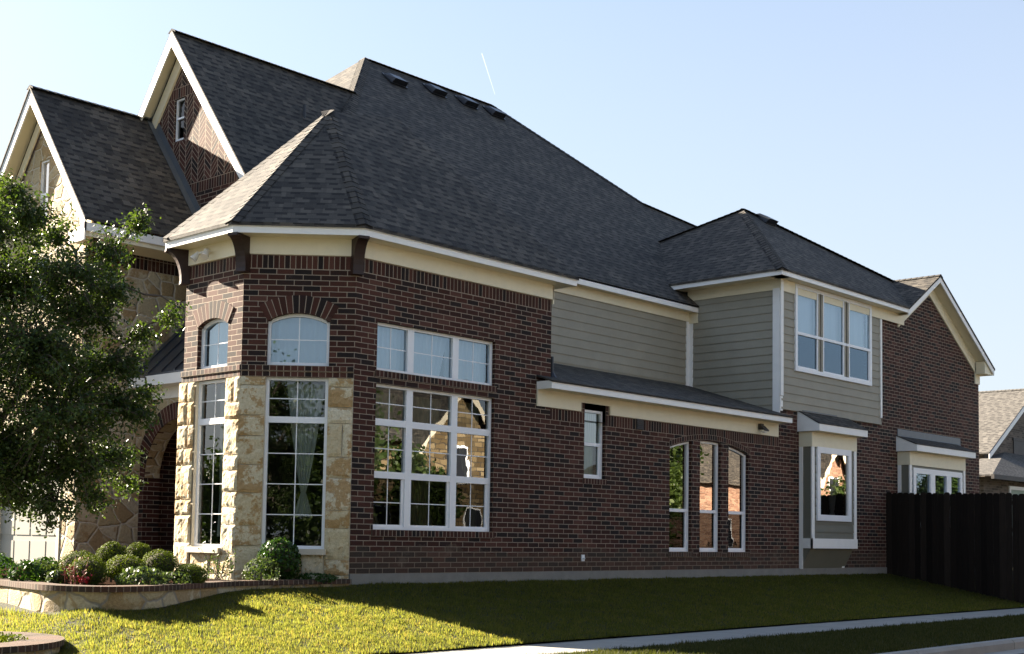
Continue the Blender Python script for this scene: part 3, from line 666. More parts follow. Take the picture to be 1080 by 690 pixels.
roofpoly(mb, [cSA, (4.62, -o - .03, zt - .02), Q, AP]); roofpoly(mb, [cAB, cSA, AP]); roofpoly(mb, [cBC, cAB, AP]); roofpoly(mb, [cEnd, cBC, AP])
roofpoly(mb, [(4.62, 4.9, zt), cEnd, AP, Q]); roofpoly(mb, [(4.62, -o - .03, zt - .02), (4.62, 4.9, zt), Q])
for a_, b_ in ((cSA, AP), (cAB, AP), (cBC, AP)): caps(mb, a_, b_, .12, 0, .35)

hb(mb, 'roof', M['shingle'], label='steep shingle roof over the octagonal bay')
ms = .909
P1 = (7.49, 8.72, 11.81); R2 = (11.85, 8.72, 11.81); K = (14.79, 6.03, 9.37); K2 = (17.3, 5.65, 9.02); K3 = (21.5, 5.3, 8.70)
mb = MB(); zz = lambda y: 5.75 + ms * (y - 2.05)
roofpoly(mb, [(.80, 2.03, 5.74), (11.70, 2.03, 5.74), (11.70, 2.10, 5.80), (21.5, 2.10, 5.80), K3, K2, K, R2, P1])
roofpoly(mb, [(.80, 15.4, 5.74), (.80, 2.03, 5.74), P1]); roofpoly(mb, [(18.5, 15.4, 5.74), (.80, 15.4, 5.74), P1, R2])
roofpoly(mb, [(21.5, 15.4, 5.74), (18.5, 15.4, 5.74), R2, K]); roofpoly(mb, [(21.5, 15.4, 5.74), K, K2, K3])
caps(mb, (.80, 2.03, 5.74), P1); caps(mb, P1, R2); caps(mb, K, R2); caps(mb, K2, K)
hb(mb, 'roof', M['shingle'], label='tall main hip roof with four black box vents')
# mid gable
mb = MB(); SG = 1.297
gz = lambda y: 9.99 - SG * (6.69 - y)
roofpoly(mb, [(1.0, 4.08, gz(4.08)), (1.95, 4.08, gz(4.08)), (5.6, 6.69, 9.99), (1.0, 6.69, 9.99)])
roofpoly(mb, [(1.0, 6.69, 9.99), (5.6, 6.69, 9.99), (3.2, 9.3, gz(4.08)), (1.0, 9.3, gz(4.08))])
caps(mb, (1.0, 6.69, 9.99), (5.5, 6.69, 9.99), .12)
hb(mb, 'roof', M['shingle'], label='steep roof of the upper front gable')
def rake(mb, X, yc, zc, slope, y_lo, w_=.27, t=.03, back=0, side=(-1, 1), drop=.05, cut=True):
    """rake boards in the plane x = X under a gable apex (yc, zc)"""
    for s in side:
        zl = zc - slope * (yc - y_lo); yl = yc - (yc - y_lo) if s < 0 else yc + (yc - y_lo)
        pts = [(X, yc, zc - drop), (X, yl, zl - drop), (X, yl, zl - drop - w_ * 1.3), (X, yc, zc - drop - w_ * math.sqrt(1 + slope * slope))]
        mb.prism(pts if s < 0 else pts[::-1], (t, 0, 0))
mb = MB(); rake(mb, 1.0, 6.69, 9.99, SG, 4.12, .16); 
rk = mb; hb(mb, 'rake_board', M['fascia'], label='white rake boards of the upper front gable')
mb = MB(); rake(mb, 1.24, 6.69, 9.74, SG, 4.35, .22, .04, drop=.0)
# soffit under rake
for s in (-1, 1):
    y2 = 6.69 + s * 2.6
    mb.poly([(1.02, 6.69, 9.93), (1.29, 6.69, 9.93), (1.29, y2, 9.93 - SG * 2.6), (1.02, y2, 9.93 - SG * 2.6)])
hb(mb, 'rake_soffit', M['cream'])
FM = Frame((1.28, 9.3), (0, -1))       # a = 9.3 - y
mb = MB(); yA = 9.3 - 6.69
def gable_wall(mb, F, ac, ztop, slope, bands, hole=None):
    """triangle wall sliced in bands [(z0,z1,mi,ofs)], optional hole"""
    for (z0, z1, mi, of) in bands:
        mb.ofs = (0, of)
        h0 = (ztop - z0) / slope; h1_ = max(0, (ztop - z1) / slope)
        if hole and hole[2] < z1 and hole[3] > z0:
            zs = sorted({z0, z1, max(z0, hole[2]), min(z1, hole[3])})
            for q0, q1 in zip(zs[:-1], zs[1:]):
                w0, w1 = (ztop - q0) / slope, max(0, (ztop - q1) / slope)
                if hole[2] <= (q0 + q1) / 2 <= hole[3]:
                    mb.poly([F.P(ac - w0, q0), F.P(hole[0], q0), F.P(hole[0], q1), F.P(ac - w1, q1)], mi)
                    mb.poly([F.P(hole[1], q0), F.P(ac + w0, q0), F.P(ac + w1, q1), F.P(hole[1], q1)], mi)
                else: mb.poly([F.P(ac - w0, q0), F.P(ac + w0, q0), F.P(ac + w1, q1), F.P(ac - w1, q1)], mi)
        else:
            pts = [F.P(ac - h0, z0), F.P(ac + h0, z0)] + ([F.P(ac + h1_, z1), F.P(ac - h1_, z1)] if h1_ > .001 else [F.P(ac, z1)])
            mb.poly(pts, mi)
    mb.ofs = (0, 0)
    if hole:
        a0, a1, z0, z1 = hole
        for (p, q) in (((a0, z0), (a0, z1)), ((a0, z1), (a1, z1)), ((a1, z1), (a1, z0)), ((a1, z0), (a0, z0))):
            mb.poly([F.P(*p), F.P(*q), F.P(*q, -.1), F.P(*p, -.1)], bands[0][2])
hm = (9.3 - 6.93, 9.3 - 6.60, 7.93, 8.76)
gable_wall(mb, FM, yA, 9.60, SG, [(4.5, 6.82, 0, 0), (6.82, 7.03, 1, -6.82), (7.03, 8.76, 2, 0), (8.76, 8.97, 1, -8.76), (8.97, 9.6, 2, 0)], hm)
hb(mb, 'wall', [M['brick'], M['soldier'], M['zig']], label='herringbone brick wall of the upper front gable')
win(FM, hm[0], hm[1], hm[2], hm[3], rails=(8.38,), c=-.04, fr_=.035, rail_t=.035, mat='screen', low=1, label='small narrow window high in the herringbone brick gable')
# wing gable (left)
SW = 1.27; yr, zr = 7.73, 8.54
mb = MB(); wz = lambda y: zr - SW * abs(yr - y)
roofpoly(mb, [(-1.22, 5.58, wz(5.58)), (3.2, 5.58, wz(5.58)), (3.2, yr, zr), (-1.22, yr, zr)]); roofpoly(mb, [(-1.22, yr, zr), (3.2, yr, zr), (3.2, 9.88, wz(9.88)), (-1.22, 9.88, wz(9.88))])
caps(mb, (-1.22, yr, zr), (1.28, yr, zr), .12)
hb(mb, 'roof', M['shingle'], label='steep roof of the front wing behind the tree')
mb = MB(); rake(mb, -1.2, yr, zr, SW, 5.60, .16, .03)
mb.box(-1.2, 2.0, 5.60, 5.63, 5.58, 5.73)
mb.box(-1.21, -1.185, 5.60, 6.12, 5.42, 5.62)
hb(mb, 'rake_board', M['fascia'], label='white rake boards of the front wing gable')
mb = MB(); rake(mb, -.94, yr, zr - .30, SW, 5.9, .17, .04, drop=.0)
for s in (-1, 1):
    y2 = yr + s * 2.13
    mb.poly([(-1.18, yr, zr - .06), (-.88, yr, zr - .06), (-.88, y2, zr - .06 - SW * 2.13), (-1.18, y2, zr - .06 - SW * 2.13)])
mb.box(-1.17, 2, 5.632, 6.1, 5.60, 5.62); mb.box(-.9, 2.0, 6.05, 6.10, 5.50, 5.60); mb.box(-1.17, 2.0, 5.70, 6.09, 5.66, 5.68)
mb.box(-1.17, 2.0, 5.635, 5.66, 5.50, 5.60)
mb.prism([(-1.16, 5.66, 5.6), (-1.16, 6.08, 5.6), (-1.16, 6.08, 5.44)], (3.1, 0, 0))
hb(mb, 'frieze', M['cream'], label='cream eave box along the front wing side')
WF = Frame((-.9, 9.36), (0, -1)); WS = Frame((-.9, 6.10), (1, 0))
mb = MB()
wa = 9.36 - yr; hw = (9.36 - 7.84, 9.36 - 7.50, 6.05, 7.24)
wall(mb, WF, 0, 3.26, -.3, 5.5, [(.35, 2.75, -.3, 2.15), (9.36 - 8.02, 9.36 - 7.35, 4.6, 5.45)], 0)
gable_wall(mb, WF, wa, 8.18, SW, [(5.5, 7.9, 0, 0), (7.9, 8.18, 1, 0)], hw)
WS.rect(mb, 0, 5, -.3, 5.2); mb.ofs = (0, -5.2); WS.rect(mb, 0, 5, 5.2, 5.52, 0, 2); mb.ofs = (0, 0)
hb(mb, 'wall', [M['stone'], M['brick'], M['soldier']], label='rubble limestone wall of the front wing')
mb = MB()  # brick border under the rake
for s in (-1, 1):
    L = 2.2; a_ = wa; 
    p = [(a_, 8.20), (a_ + s * L, 8.20 - SW * L), (a_ + s * L, 8.20 - SW * L - .33), (a_, 8.20 - .33)]
    pts = [WF.P(q[0], q[1], .012) for q in p]; ll = L * math.sqrt(1 + SW * SW)
    u_ = [(0, .0), (ll, .0), (ll, .2), (0, .2)]
    if s < 0: pts.reverse(); u_.reverse()
    mb.poly(pts, 0, u_)
hb(mb, 'brick_border', M['soldier'], label='dark brick border following the wing gable')
win(WF, hw[0], hw[1], hw[2], hw[3], rails=(6.6,), c=-.03, fr_=.035, mat='brickglass', curtain=[drape(WF, hw[0], hw[1], 6.0, 7.0, -.15, folds=3)], label='narrow white window in the stone wing gable')
win(WF, 9.36 - 8.02, 9.36 - 7.35, 4.6, 5.45, c=-.03, mat='glasshi', label='lower window of the stone wing behind the tree')
# garage door with raised panels
mb = MB(); FG = WF; FG.rect(mb, .35, 2.75, -.3, 2.15, -.10)
for j in range(4):
    z0 = -.16 + j * .575
    for i in range(4):
        a0 = .41 + i * .585; FG.box(mb, a0, a0 + .53, z0 + .05, z0 + .52, -.10, -.088)
hb(mb, 'garage_door', M['door'], label='white panelled garage door in the front wing')
mb = MB(); FG.box(mb, .33, .43, -.3, 2.17, -.09, .015); FG.box(mb, 2.67, 2.77, -.3, 2.17, -.09, .015)
hb(mb, 'door_frame', M['limestone'])
# flashing where wing roof meets upper gable
mb = MB(); f0 = Vector((1.262, yr, zr + .02)); f1 = Vector((1.262, 5.58, wz(5.58) + .02)); nrm = Vector((0, -SW, 1)).normalized()
mb.prism([f0, f1, f1 + nrm * .13, f0 + nrm * .13], (.014, 0, 0)); mb.prism([f0 + Vector((-.12, 0, 0)), f1 + Vector((-.12, 0, 0)), f1 + Vector((-.12, 0, .012)), f0 + Vector((-.12, 0, .012))], (.12, 0, 0))
hb(mb, 'flashing', M['flash'])
# entry porch between bay and wing
EP = Frame((.32, 6.10), (0, -1)); mb = MB()
arch = arcpts(.14, 2.20, 1.45, 1.05, 24); AW = 2.36
wall(mb, EP, 0, AW, -.3, 3.05, [(.14, 2.20, -.3, 2.60, arch)], 0, .3)
hb(mb, 'wall', [M['stone']], label='stone entry wall with an arched opening')
mb = MB(); mb.poly([(.33, 6.085, -.3), (2.4, 6.085, -.3), (2.4, 6.085, 3.0), (.33, 6.085, 3.0)]); mb.poly([(.3, 3.76, -.12), (2.2, 3.76, -.12), (2.2, 6.08, -.12), (.3, 6.08, -.12)]); mb.poly([(2.2, 6.1, -.3), (2.2, 3.7, -.3), (2.2, 3.7, 3.0), (2.2, 6.1, 3.0)])
mb.poly([(.3, 6.1, 2.95), (2.2, 6.1, 2.95), (2.2, 3.7, 2.95), (.3, 3.7, 2.95)])
hb(mb, 'wall', M['brick'], label='dark brick inside the entry porch')
ringarch(EP, .14, 2.20, 1.45, 1.05, .285)
mb = MB(); EP.box(mb, .0, .147, -.3, 1.5, -.306, .016)
hb(mb, 'jamb', M['brick'], label='brick jamb at the left foot of the entry arch')
mb = MB(); pz = lambda x: 3.27 + (x - .02) * 1.0
pts = [(.02, 3.75, pz(.02)), (.02, 6.09, pz(.02)), (1.3, 6.09, pz(1.3)), (1.3, 3.75, pz(1.3))]
roofpoly(mb, pts[::-1], 0, .03)
y = 3.85
while y < 6.1:
    mb.prism([(.02, y, pz(.02)), (1.3, y, pz(1.3)), (1.3, y, pz(1.3) + .035), (.02, y, pz(.02) + .035)], (0, .022, 0)); y += .405
hb(mb, 'roof', M['metal'], label='dark standing seam metal roof over the entry')
mb = MB(); mb.box(.01, .04, 3.75, 6.09, 3.06, 3.235); mb.box(.04, .32, 3.75, 6.09, 3.06, 3.09); mb.box(.29, .32, 3.74, 6.09, 2.86, 3.06)
hb(mb, 'fascia', M['fascia'], label='white fascia of the entry porch roof')
# ---- upper side: recessed siding wall, box bay over, friezes
def lap(mb, F, a0, a1, b0, b1, c=0, step=.178, holes=(), off=0.0):
    z = b0 - off
    while z < b1 - 1e-4:
        zr0, zr1 = max(z, b0), min(z + step, b1)
        cuts = sorted({zr0, zr1, *[q for h in holes for q in (h[2], h[3]) if zr0 < q < zr1]})
        for z0, z1 in zip(cuts[:-1], cuts[1:]):
            segs = [(a0, a1)]
            for h in holes:
                if h[2] < (z0 + z1) / 2 < h[3]: segs = [s_ for (l, r_) in segs for s_ in ((l, min(r_, h[0])), (max(l, h[1]), r_)) if s_[1] - s_[0] > 1e-3]
            for (l, r_) in segs:
                f0 = (z0 - z) / step; f1 = (z1 - z) / step
                c0 = c + .016 * (1 - f0); c1 = c + .016 * (1 - f1)
                mb.poly([F.P(l, z0, c0), F.P(r_, z0, c0), F.P(r_, z1, c1), F.P(l, z1, c1)])
                if z0 == zr0: mb.poly([F.P(l, z0, c - .004), F.P(r_, z0, c - .004), F.P(r_, z0, c0), F.P(l, z0, c0)])
        z += step
S2 = Frame((0, 2.3), (1, 0)); RW = Frame((11.62, 2.32), (0, -1)); S3 = Frame((0, -.03), (1, 0))
mb = MB(); lap(mb, S2, 4.31, 11.62, 3.3, 5.42); hb(mb, 'siding', M['siding'], label='greige lap siding of the recessed upper wall')
mb = MB(); lap(mb, RW, 0, 2.32, 2.9, 5.87); RW.rect(mb, 0, 2.32, 5.87, 6.2); hb(mb, 'siding', M['siding'], label='greige lap siding on the narrow face of the upper box')
hwS = (12.17, 15.60, 4.20, 6.1)
mb = MB(); lap(mb, S3, 11.64, 16.13, 3.34, 5.85, holes=[hwS]); S3.rect(mb, 11.62, 16.13, 3.34, 3.345)
mb.prism([(11.62, -.03, 3.34), (16.13, -.03, 3.34), (16.13, 0, 3.34), (11.62, 0, 3.34)], (0, 0, .002))
hb(mb, 'siding', M['siding'], label='greige lap siding below the upper triple window')
mb = MB()
S3.box(mb, 11.60, 11.70, 3.62, 6.08, 0, .03); RW.box(mb, 2.18, 2.345, 3.05, 5.90, 0, .03); S3.box(mb, 11.60, 11.70, 3.30, 3.61, 0, .012)
S3.box(mb, 16.06, 16.14, 3.50, 5.84, 0, .03)
S2.box(mb, 11.50, 11.61, 3.9, 5.45, 0, .03); RW.box(mb, 0.02, .14, 3.9, 5.40, 0, .02)
hb(mb, 'corner_trim', M['fascia'], label='white corner boards of the upper siding')
mb = MB()
S2.box(mb, 4.31, 11.61, 5.40, 5.62, 0, .035); mb.poly([(4.31, 2.05, 5.605), (4.31, 2.3, 5.605), (11.62, 2.3, 5.605), (11.62, 2.05, 5.605)])
RW.box(mb, .0, .27, 5.36, 5.60, 0, .032)
RW.box(mb, .0, 2.345, 5.87, 6.10, 0, .025); S3.box(mb, 11.595, 17.3, 5.85, 6.10, 0, .025)
mb.poly([(11.22, -.3, 6.095), (11.22, 2.75, 6.095), (11.64, 2.75, 6.095), (11.64, -.3, 6.095)][::-1]); mb.poly([(11.22, -.3, 6.095), (17.0, -.3, 6.095), (17.0, .02, 6.095), (11.22, .02, 6.095)])
# rake frieze of right gable
sg = .61
def band(x0, x1, t0, t1, c0, c1, mb=mb, zc=7.27, xc=18.75):
    f = lambda x, t: zc - t - sg * abs(xc - x)
    mb.prism([(x0, -c1, f(x0, t1)), (x1, -c1, f(x1, t1)), (x1, -c1, f(x1, t0)), (x0, -c1, f(x0, t0))], (0, c1 - c0, 0))
band(18.75, 21.72, .13, .46, 0, .03); band(17.05, 18.75, .13, .46, 0, .03)
for (x0, x1) in ((18.75, 22.0), (16.95, 18.75)):
    f = lambda x: 7.27 - .14 - sg * abs(18.75 - x)
    mb.poly([(x0, -.3, f(x0)), (x1, -.3, f(x1)), (x1, .02, f(x1)), (x0, .02, f(x0))])
S_.box(mb, 21.50, 21.80, 4.84, 5.32, 0, .028); mb.poly([(21.5, -.3, 5.09), (22.0, -.3, 5.09), (22, .02, 5.09), (21.5, .02, 5.09)])
mb.prism([(21.48, -.02, 5.1), (22.0, -.02, 5.1), (22.0, -.02, 5.24), (21.48, -.02, 5.40)], (0, -.01, 0))
mb.prism([(21.52, -.28, 5.095), (22.0, -.28, 5.095), (22.0, -.28, 5.11), (21.52, -.28, 5.42)], (0, .26, 0))
# lean-to frieze and soffit
S_.box(mb, 3.96, 5.10, 2.745, 3.03, 0, .028); S_.box(mb, 5.9, 11.56, 2.745, 3.03, 0, .028); S_.box(mb, 5.10, 5.9, 2.90, 3.03, 0, .026)
mb.poly([(3.96, -.3, 3.025), (11.56, -.3, 3.025), (11.56, .0, 3.025), (3.96, .0, 3.025)])
hb(mb, 'frieze', M['cream'], label='cream frieze boards and soffits of the side elevation')
mb = MB(); S_.box(mb, 5.10, 5.22, 2.745, 2.90, 0, .003); S_.box(mb, 5.80, 5.9, 2.745, 2.90, 0, .003); hb(mb, 'brick_infill', M['soldier'], label='bricks beside the head of the small window')
mb = MB()
mb.box(4.33, 11.60, 2.03, 2.06, 5.585, 5.725); mb.box(4.31, 4.34, -.0, 2.3, 4.85, 5.0)
mb.box(11.20, 17.0, -.32, -.295, 6.085, 6.225); mb.box(11.20, 11.225, -.295, 2.62, 6.085, 6.225)
band(18.75, 22.02, .02, .17, .295, .325, mb); band(16.98, 18.75, .02, .17, .295, .325, mb)
mb.box(21.99, 22.02, -.3, 1.5, 5.09, 5.24); mb.prism([(21.98, -.326, 5.085), (22.03, -.326, 5.085), (22.03, -.326, 5.27), (21.98, -.326, 5.3)], (0, .02, 0))
mb.box(3.96, 11.60, -.33, -.30, 3.02, 3.15); mb.box(3.96, 3.985, -.30, 0, 3.02, 3.15); mb.box(11.575, 11.60, -.3, 0, 3.02, 3.15)
hb(mb, 'fascia', M['fascia'], label='white fascia boards of the side elevation')
mb = MB(); F3 = S3
win(S3, 12.17, 15.60, 4.20, 6.08, cols=(13.235, 14.40), rails=(5.02,), low=1, mull=.0, c=.045, depth=.10, fr_=.085, mat='glasshi', lowmat='screenhi', name='window',
    curtain=[drape(S3, 12.2, 15.55, 5.05, 6.1, -.12, folds=26, amp=.015)], label='white triple sash window with sheer curtains in the upper siding')
mb = MB()
for a in (13.235, 14.40):
    S3.box(mb, a - .12, a + .12, 4.28, 6.0, -.05, .035, 0)
hb(mb, 'mullion', M['siding'], label='greige mullion between the upper sashes')
mb = MB()
for a in (13.235, 14.40):
    for d in (-.15, .11): S3.box(mb, a + d, a + d + .04, 4.285, 6.0, -.05, .04)
hb(mb, 'window_trim', M['frame'])
mb = MB(); S3.rect(mb, 12.1, 15.7, 4.1, 6.2, -.25); hb(mb, 'dark_backing', M['dark'])  # near-black sheet close behind the panes in place of room shade
# bump roof, right gable roof
mb = MB(); PK = (14.1, 2.5, 8.49); e0 = 6.245
VN = (13.1, 4.75, 7.68)
roofpoly(mb, [(11.18, -.34, e0 - .02), (17.02, -.34, e0 - .02), (18.75, .99, 7.29), PK])
roofpoly(mb, [(11.18, 2.68, e0 - .02), (11.18, -.34, e0 - .02), PK, VN])
roofpoly(mb, [PK, (18.75, .99, 7.29), (18.75, 5.0, 7.29), VN])
caps(mb, (11.18, -.34, e0 - .02), PK, .13); caps(mb, (18.75, .99, 7.30), PK, .13, 0, .3); caps(mb, VN, PK, .13, 0, .3)
hb(mb, 'roof', M['shingle'], label='hipped roof over the upper siding box')
mb = MB()
roofpoly(mb, [(17.0, -.34, 7.29 - sg * 1.75), (18.75, -.34, 7.29), (18.75, 9, 7.29), (17.0, 9, 7.29 - sg * 1.75)][::-1])
roofpoly(mb, [(18.75, -.34, 7.29), (22.06, -.34, 7.29 - sg * 3.31), (22.06, 9, 7.29 - sg * 3.31), (18.75, 9, 7.29)][::-1])
caps(mb, (18.75, -.34, 7.29), (18.75, 4, 7.30), .12)
hb(mb, 'roof', M['shingle'], label='lower gable roof at the right end')
# lean-to roof
mb = MB(); roofpoly(mb, [(3.95, -.35, 3.155), (11.62, -.35, 3.155), (11.62, 2.3, 3.98), (3.95, 2.3, 3.98)], 0, .03)
roofpoly(mb, [(3.95, -.35, 3.155), (3.95, 0.0, 3.26), (4.31, 0.0, 3.26), (4.31, -.35, 3.155)], 0, .03) if False else None
hb(mb, 'roof', M['shingle'], label='low shed roof over the side windows')
# ---- box bay windows
def boxbay(x0, x1, zt_, zb, roofx, rz, lab, hole, bottom=True):
    d = .28; F = Frame((0, -d), (1, 0)); L = Frame((x0, 0), (0, -1))
    root = None
    mb = MB(); lap(mb, F, x0, x1, zb, zt_, holes=[hole]) 
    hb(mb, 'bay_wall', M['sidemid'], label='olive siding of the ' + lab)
    mb = MB(); L.rect(mb, 0, d, zb, zt_, .004); Frame((x1, -d), (0, 1)).rect(mb, 0, d, zb, zt_, .004)
    if bottom: mb.prism([(x0 + .02, 0, .0), (x0 + .02, -.02, .0), (x0 + .02, -d + .02, .45), (x0 + .02, 0, .45)][::-1], (x1 - x0 - .04, 0, 0))
    hb(mb, 'bay_side', M['sidemid'])
    mb = MB()
    F.box(mb, x0 - .02, x0 + .09, zb, zt_ - .001, 0, .03); F.box(mb, x1 - .09, x1 + .02, zb, zt_ - .001, 0, .03)
    L.box(mb, 0, .085, -.01 if bottom else .3, zt_, 0, .025)
    hb(mb, 'corner_trim', M['fascia'])
    mb = MB(); F.box(mb, x0 - .025, x1 + .025, zt_ - .32, zt_, 0, .035); L.box(mb, -0.0, d + .03, zt_ - .32, zt_, 0, .03)
    mb.poly([(roofx[0], -.5, zt_ + .003), (roofx[1], -.5, zt_ + .003), (roofx[1], 0, zt_ + .003), (roofx[0], 0, zt_ + .003)])
    hb(mb, 'frieze', M['cream'], label='cream frieze of the ' + lab)
    if bottom:
        mb = MB(); F.box(mb, x0 - .03, x1 + .04, .43, .64, 0, .04); L.box(mb, 0.09, d + .04, .43, .64, 0, .03); F.box(mb, x1 - .14, x1 - .04, 0.0, .12, -.26, -.24); hb(mb, 'base_trim', M['fascia'])
    # roof: shed with side fascia
    a, b = roofx; z0 = zt_ + .003
    mb = MB(); mb.box(a, b, -.53, -.50, z0, z0 + .15)
    mb.prism([(a, 0, z0), (a, -.5, z0), (a, -.5, z0 + .15), (a, 0, rz)][::-1], (.025, 0, 0)); mb.prism([(b, 0, z0), (b, -.5, z0), (b, -.5, z0 + .15), (b, 0, rz)][::-1], (-.025, 0, 0))
    hb(mb, 'fascia', M['fascia'])
    mb = MB(); roofpoly(mb, [(a - .01, -.54, z0 + .165), (b + .01, -.54, z0 + .165), (b + .01, 0.0, rz + .02), (a - .01, 0.0, rz + .02)], 0, .02)
    hb(mb, 'roof', M['shingle'], label='little shed roof of the ' + lab)
    return F
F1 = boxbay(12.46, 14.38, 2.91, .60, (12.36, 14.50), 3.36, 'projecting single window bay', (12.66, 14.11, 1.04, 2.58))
win(F1, 12.64, 14.13, 1.02, 2.60, c=.05, depth=.08, fr_=.13, mat='brickglass', curtain=[drape(F1, 13.35, 13.9, 1.1, 2.5, -.15, 1.2, .2, 5, side=0)], label='white single window in the projecting bay near the fence')
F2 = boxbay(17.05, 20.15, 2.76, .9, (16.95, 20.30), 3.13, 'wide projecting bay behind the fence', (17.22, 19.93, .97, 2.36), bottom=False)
win(F2, 17.20, 19.95, .95, 2.38, cols=(18.22, 19.14), c=.05, depth=.08, fr_=.13, mull=.26, mat='glasshi', label='white triple window in the bay behind the fence')
mb = MB(); mb.box(12.1, 13.6, -.035, -.0, 3.345, 3.375) if False else None
mb.box(17.0, 20.55, -.02, -.003, 3.13, 3.31); mb.prism([(17.0, -.02, 3.13), (17.0, -.06, 3.11), (17.0, -.06, 3.12), (17.0, -.02, 3.15)], (3.5, 0, 0))
mb.box(12.5, 14.0, -.05, -.033, 3.36, 3.385)
hb(mb, 'flashing', M['flash'])
# foundation
mb = MB(); path = [(21.80, -.02), (-.0, -.02)]
mb.box(0.0, 21.80, -.025, .2, -.9, -.0)
hb(mb, 'foundation', M['concrete'], label='pale concrete foundation strip')
# interiors
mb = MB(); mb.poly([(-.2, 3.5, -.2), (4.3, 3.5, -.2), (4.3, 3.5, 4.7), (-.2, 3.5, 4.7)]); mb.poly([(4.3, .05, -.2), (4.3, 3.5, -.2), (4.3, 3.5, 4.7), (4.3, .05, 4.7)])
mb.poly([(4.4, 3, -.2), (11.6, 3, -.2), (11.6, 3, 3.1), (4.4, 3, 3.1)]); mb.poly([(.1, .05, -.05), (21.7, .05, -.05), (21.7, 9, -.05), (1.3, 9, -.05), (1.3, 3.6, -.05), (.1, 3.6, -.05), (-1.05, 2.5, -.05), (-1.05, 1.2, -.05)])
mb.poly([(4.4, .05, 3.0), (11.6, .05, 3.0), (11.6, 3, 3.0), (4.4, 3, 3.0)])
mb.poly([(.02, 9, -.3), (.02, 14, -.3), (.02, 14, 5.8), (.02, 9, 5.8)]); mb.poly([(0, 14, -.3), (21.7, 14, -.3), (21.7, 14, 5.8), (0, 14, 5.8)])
hb(mb, 'dark_backing', M['dark'])
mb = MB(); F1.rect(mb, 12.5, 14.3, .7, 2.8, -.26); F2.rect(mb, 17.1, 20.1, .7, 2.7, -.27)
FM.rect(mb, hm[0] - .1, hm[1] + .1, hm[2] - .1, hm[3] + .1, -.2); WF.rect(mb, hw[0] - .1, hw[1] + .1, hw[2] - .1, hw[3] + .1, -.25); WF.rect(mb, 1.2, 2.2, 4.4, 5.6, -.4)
hb(mb, 'dark_backing', M['dark'])  # near-black sheets just behind the panes give the rooms their shade
# ---- roof vents, pipes, lights, plates
def vent(x, y, z, slope, n_=Vector((0, -1, 0)), s=1):
    mb = MB(); u = Vector((1, 0, 0)); v = Vector((0, 1, slope)).normalized(); n = u.cross(v)
    p = Vector((x, y, z)); P_ = lambda a, b, c: p + u * a + v * b + n * c
    mb.prism([P_(-.26, -.24, 0), P_(.26, -.24, 0), P_(.26, .24, 0), P_(-.26, .24, 0)], n * .02)
    a = [P_(-.22, -.2, .02), P_(.22, -.2, .02), P_(.22, .2, .02), P_(-.22, .2, .02)]; b = [P_(-.20, -.23, .15), P_(.20, -.23, .15), P_(.16, .12, .10), P_(-.16, .12, .10)]
    mb.poly(b); 
    for i in range(4): mb.poly([a[i], a[(i + 1) % 4], b[(i + 1) % 4], b[i]])
    hb(mb, 'roof_vent', M['vent'])
for q in ((7.78, 7.98, 11.14), (9.3, 8.22, 11.36), (10.4, 8.22, 11.36), (11.38, 8.2, 11.34)): vent(q[0], q[1], 5.77 + ms * (q[1] - 2.05), ms)
vent(14.68, 2.25, e0 + .8 * (2.25 + .3), .8)
def tube(mb, a, b, r_, n=10, r2=None, cap=True):
    a, b = Vector(a), Vector(b); d = (b - a).normalized(); s = d.orthogonal().normalized(); t = d.cross(s); r2 = r_ if r2 is None else r2
    A = [a + (s * math.cos(2 * math.pi * i / n) + t * math.sin(2 * math.pi * i / n)) * r_ for i in range(n)]; B = [b + (s * math.cos(2 * math.pi * i / n) + t * math.sin(2 * math.pi * i / n)) * r2 for i in range(n)]
    for i in range(n): mb.poly([A[i], A[(i + 1) % n], B[(i + 1) % n], B[i]])
    if cap: mb.poly(A[::-1]); mb.poly(B)
mb = MB(); tube(mb, (4.40, .06, 3.27), (4.40, .06, 3.62), .035); tube(mb, (4.40, .06, 3.26), (4.40, .06, 3.36), .10, r2=.04)
hb(mb, 'vent_pipe', M['vent'])
mb = MB(); tube(mb, (3.4, 5.7, 8.55), (3.4, 5.7, 8.95), .03); hb(mb, 'vent_pipe', M['vent'])
mb = MB(); tube(mb, (-1.175, 2.03, 4.72), (-1.215, 2.03, 4.72), .05); tube(mb, (-1.21, 2.03, 4.72), (-1.25, 2.14, 4.70), .015); tube(mb, (-1.21, 2.03, 4.72), (-1.25, 1.93, 4.70), .015)
fx = hb(mb, 'floodlight', M['frame'], label='white twin floodlight under the bay eave')
for y_, d_ in ((2.15, .45), (1.91, -.25)):
    mb = MB(); a = Vector((-1.24, y_, 4.715)); d = Vector((-.45, d_ * .6, -.7)).normalized()
    tube(mb, a, a + d * .06, .03, r2=.04, n=14); tube(mb, a + d * .06, a + d * .14, .04, r2=.062, n=14); hb(mb, 'lamp', M['lamp'], fx, smooth=True)
mb = MB(); mb.box(10.76, 10.88, -.09, -.03, 2.84, 2.96); mb.prism([(10.74, -.09, 2.90), (10.90, -.09, 2.90), (10.90, -.20, 2.80), (10.74, -.20, 2.80)], (0, 0, .03))
wl = hb(mb, 'wall_light', M['plate'], label='small dark wall light under the low side roof'); mb = MB(); mb.box(10.76, 10.88, -.17, -.10, 2.775, 2.80); hb(mb, 'lamp', M['lamp'], wl)
mb = MB(); mb.box(6.68, 6.88, -.03, -.003, 2.55, 2.74); 
for k in range(5): mb.prism([(6.69, -.03, 2.56 + k * .035), (6.69, -.045, 2.56 + k * .035), (6.69, -.03, 2.585 + k * .035)], (.18, 0, 0))
hb(mb, 'vent_plate', M['plate'])
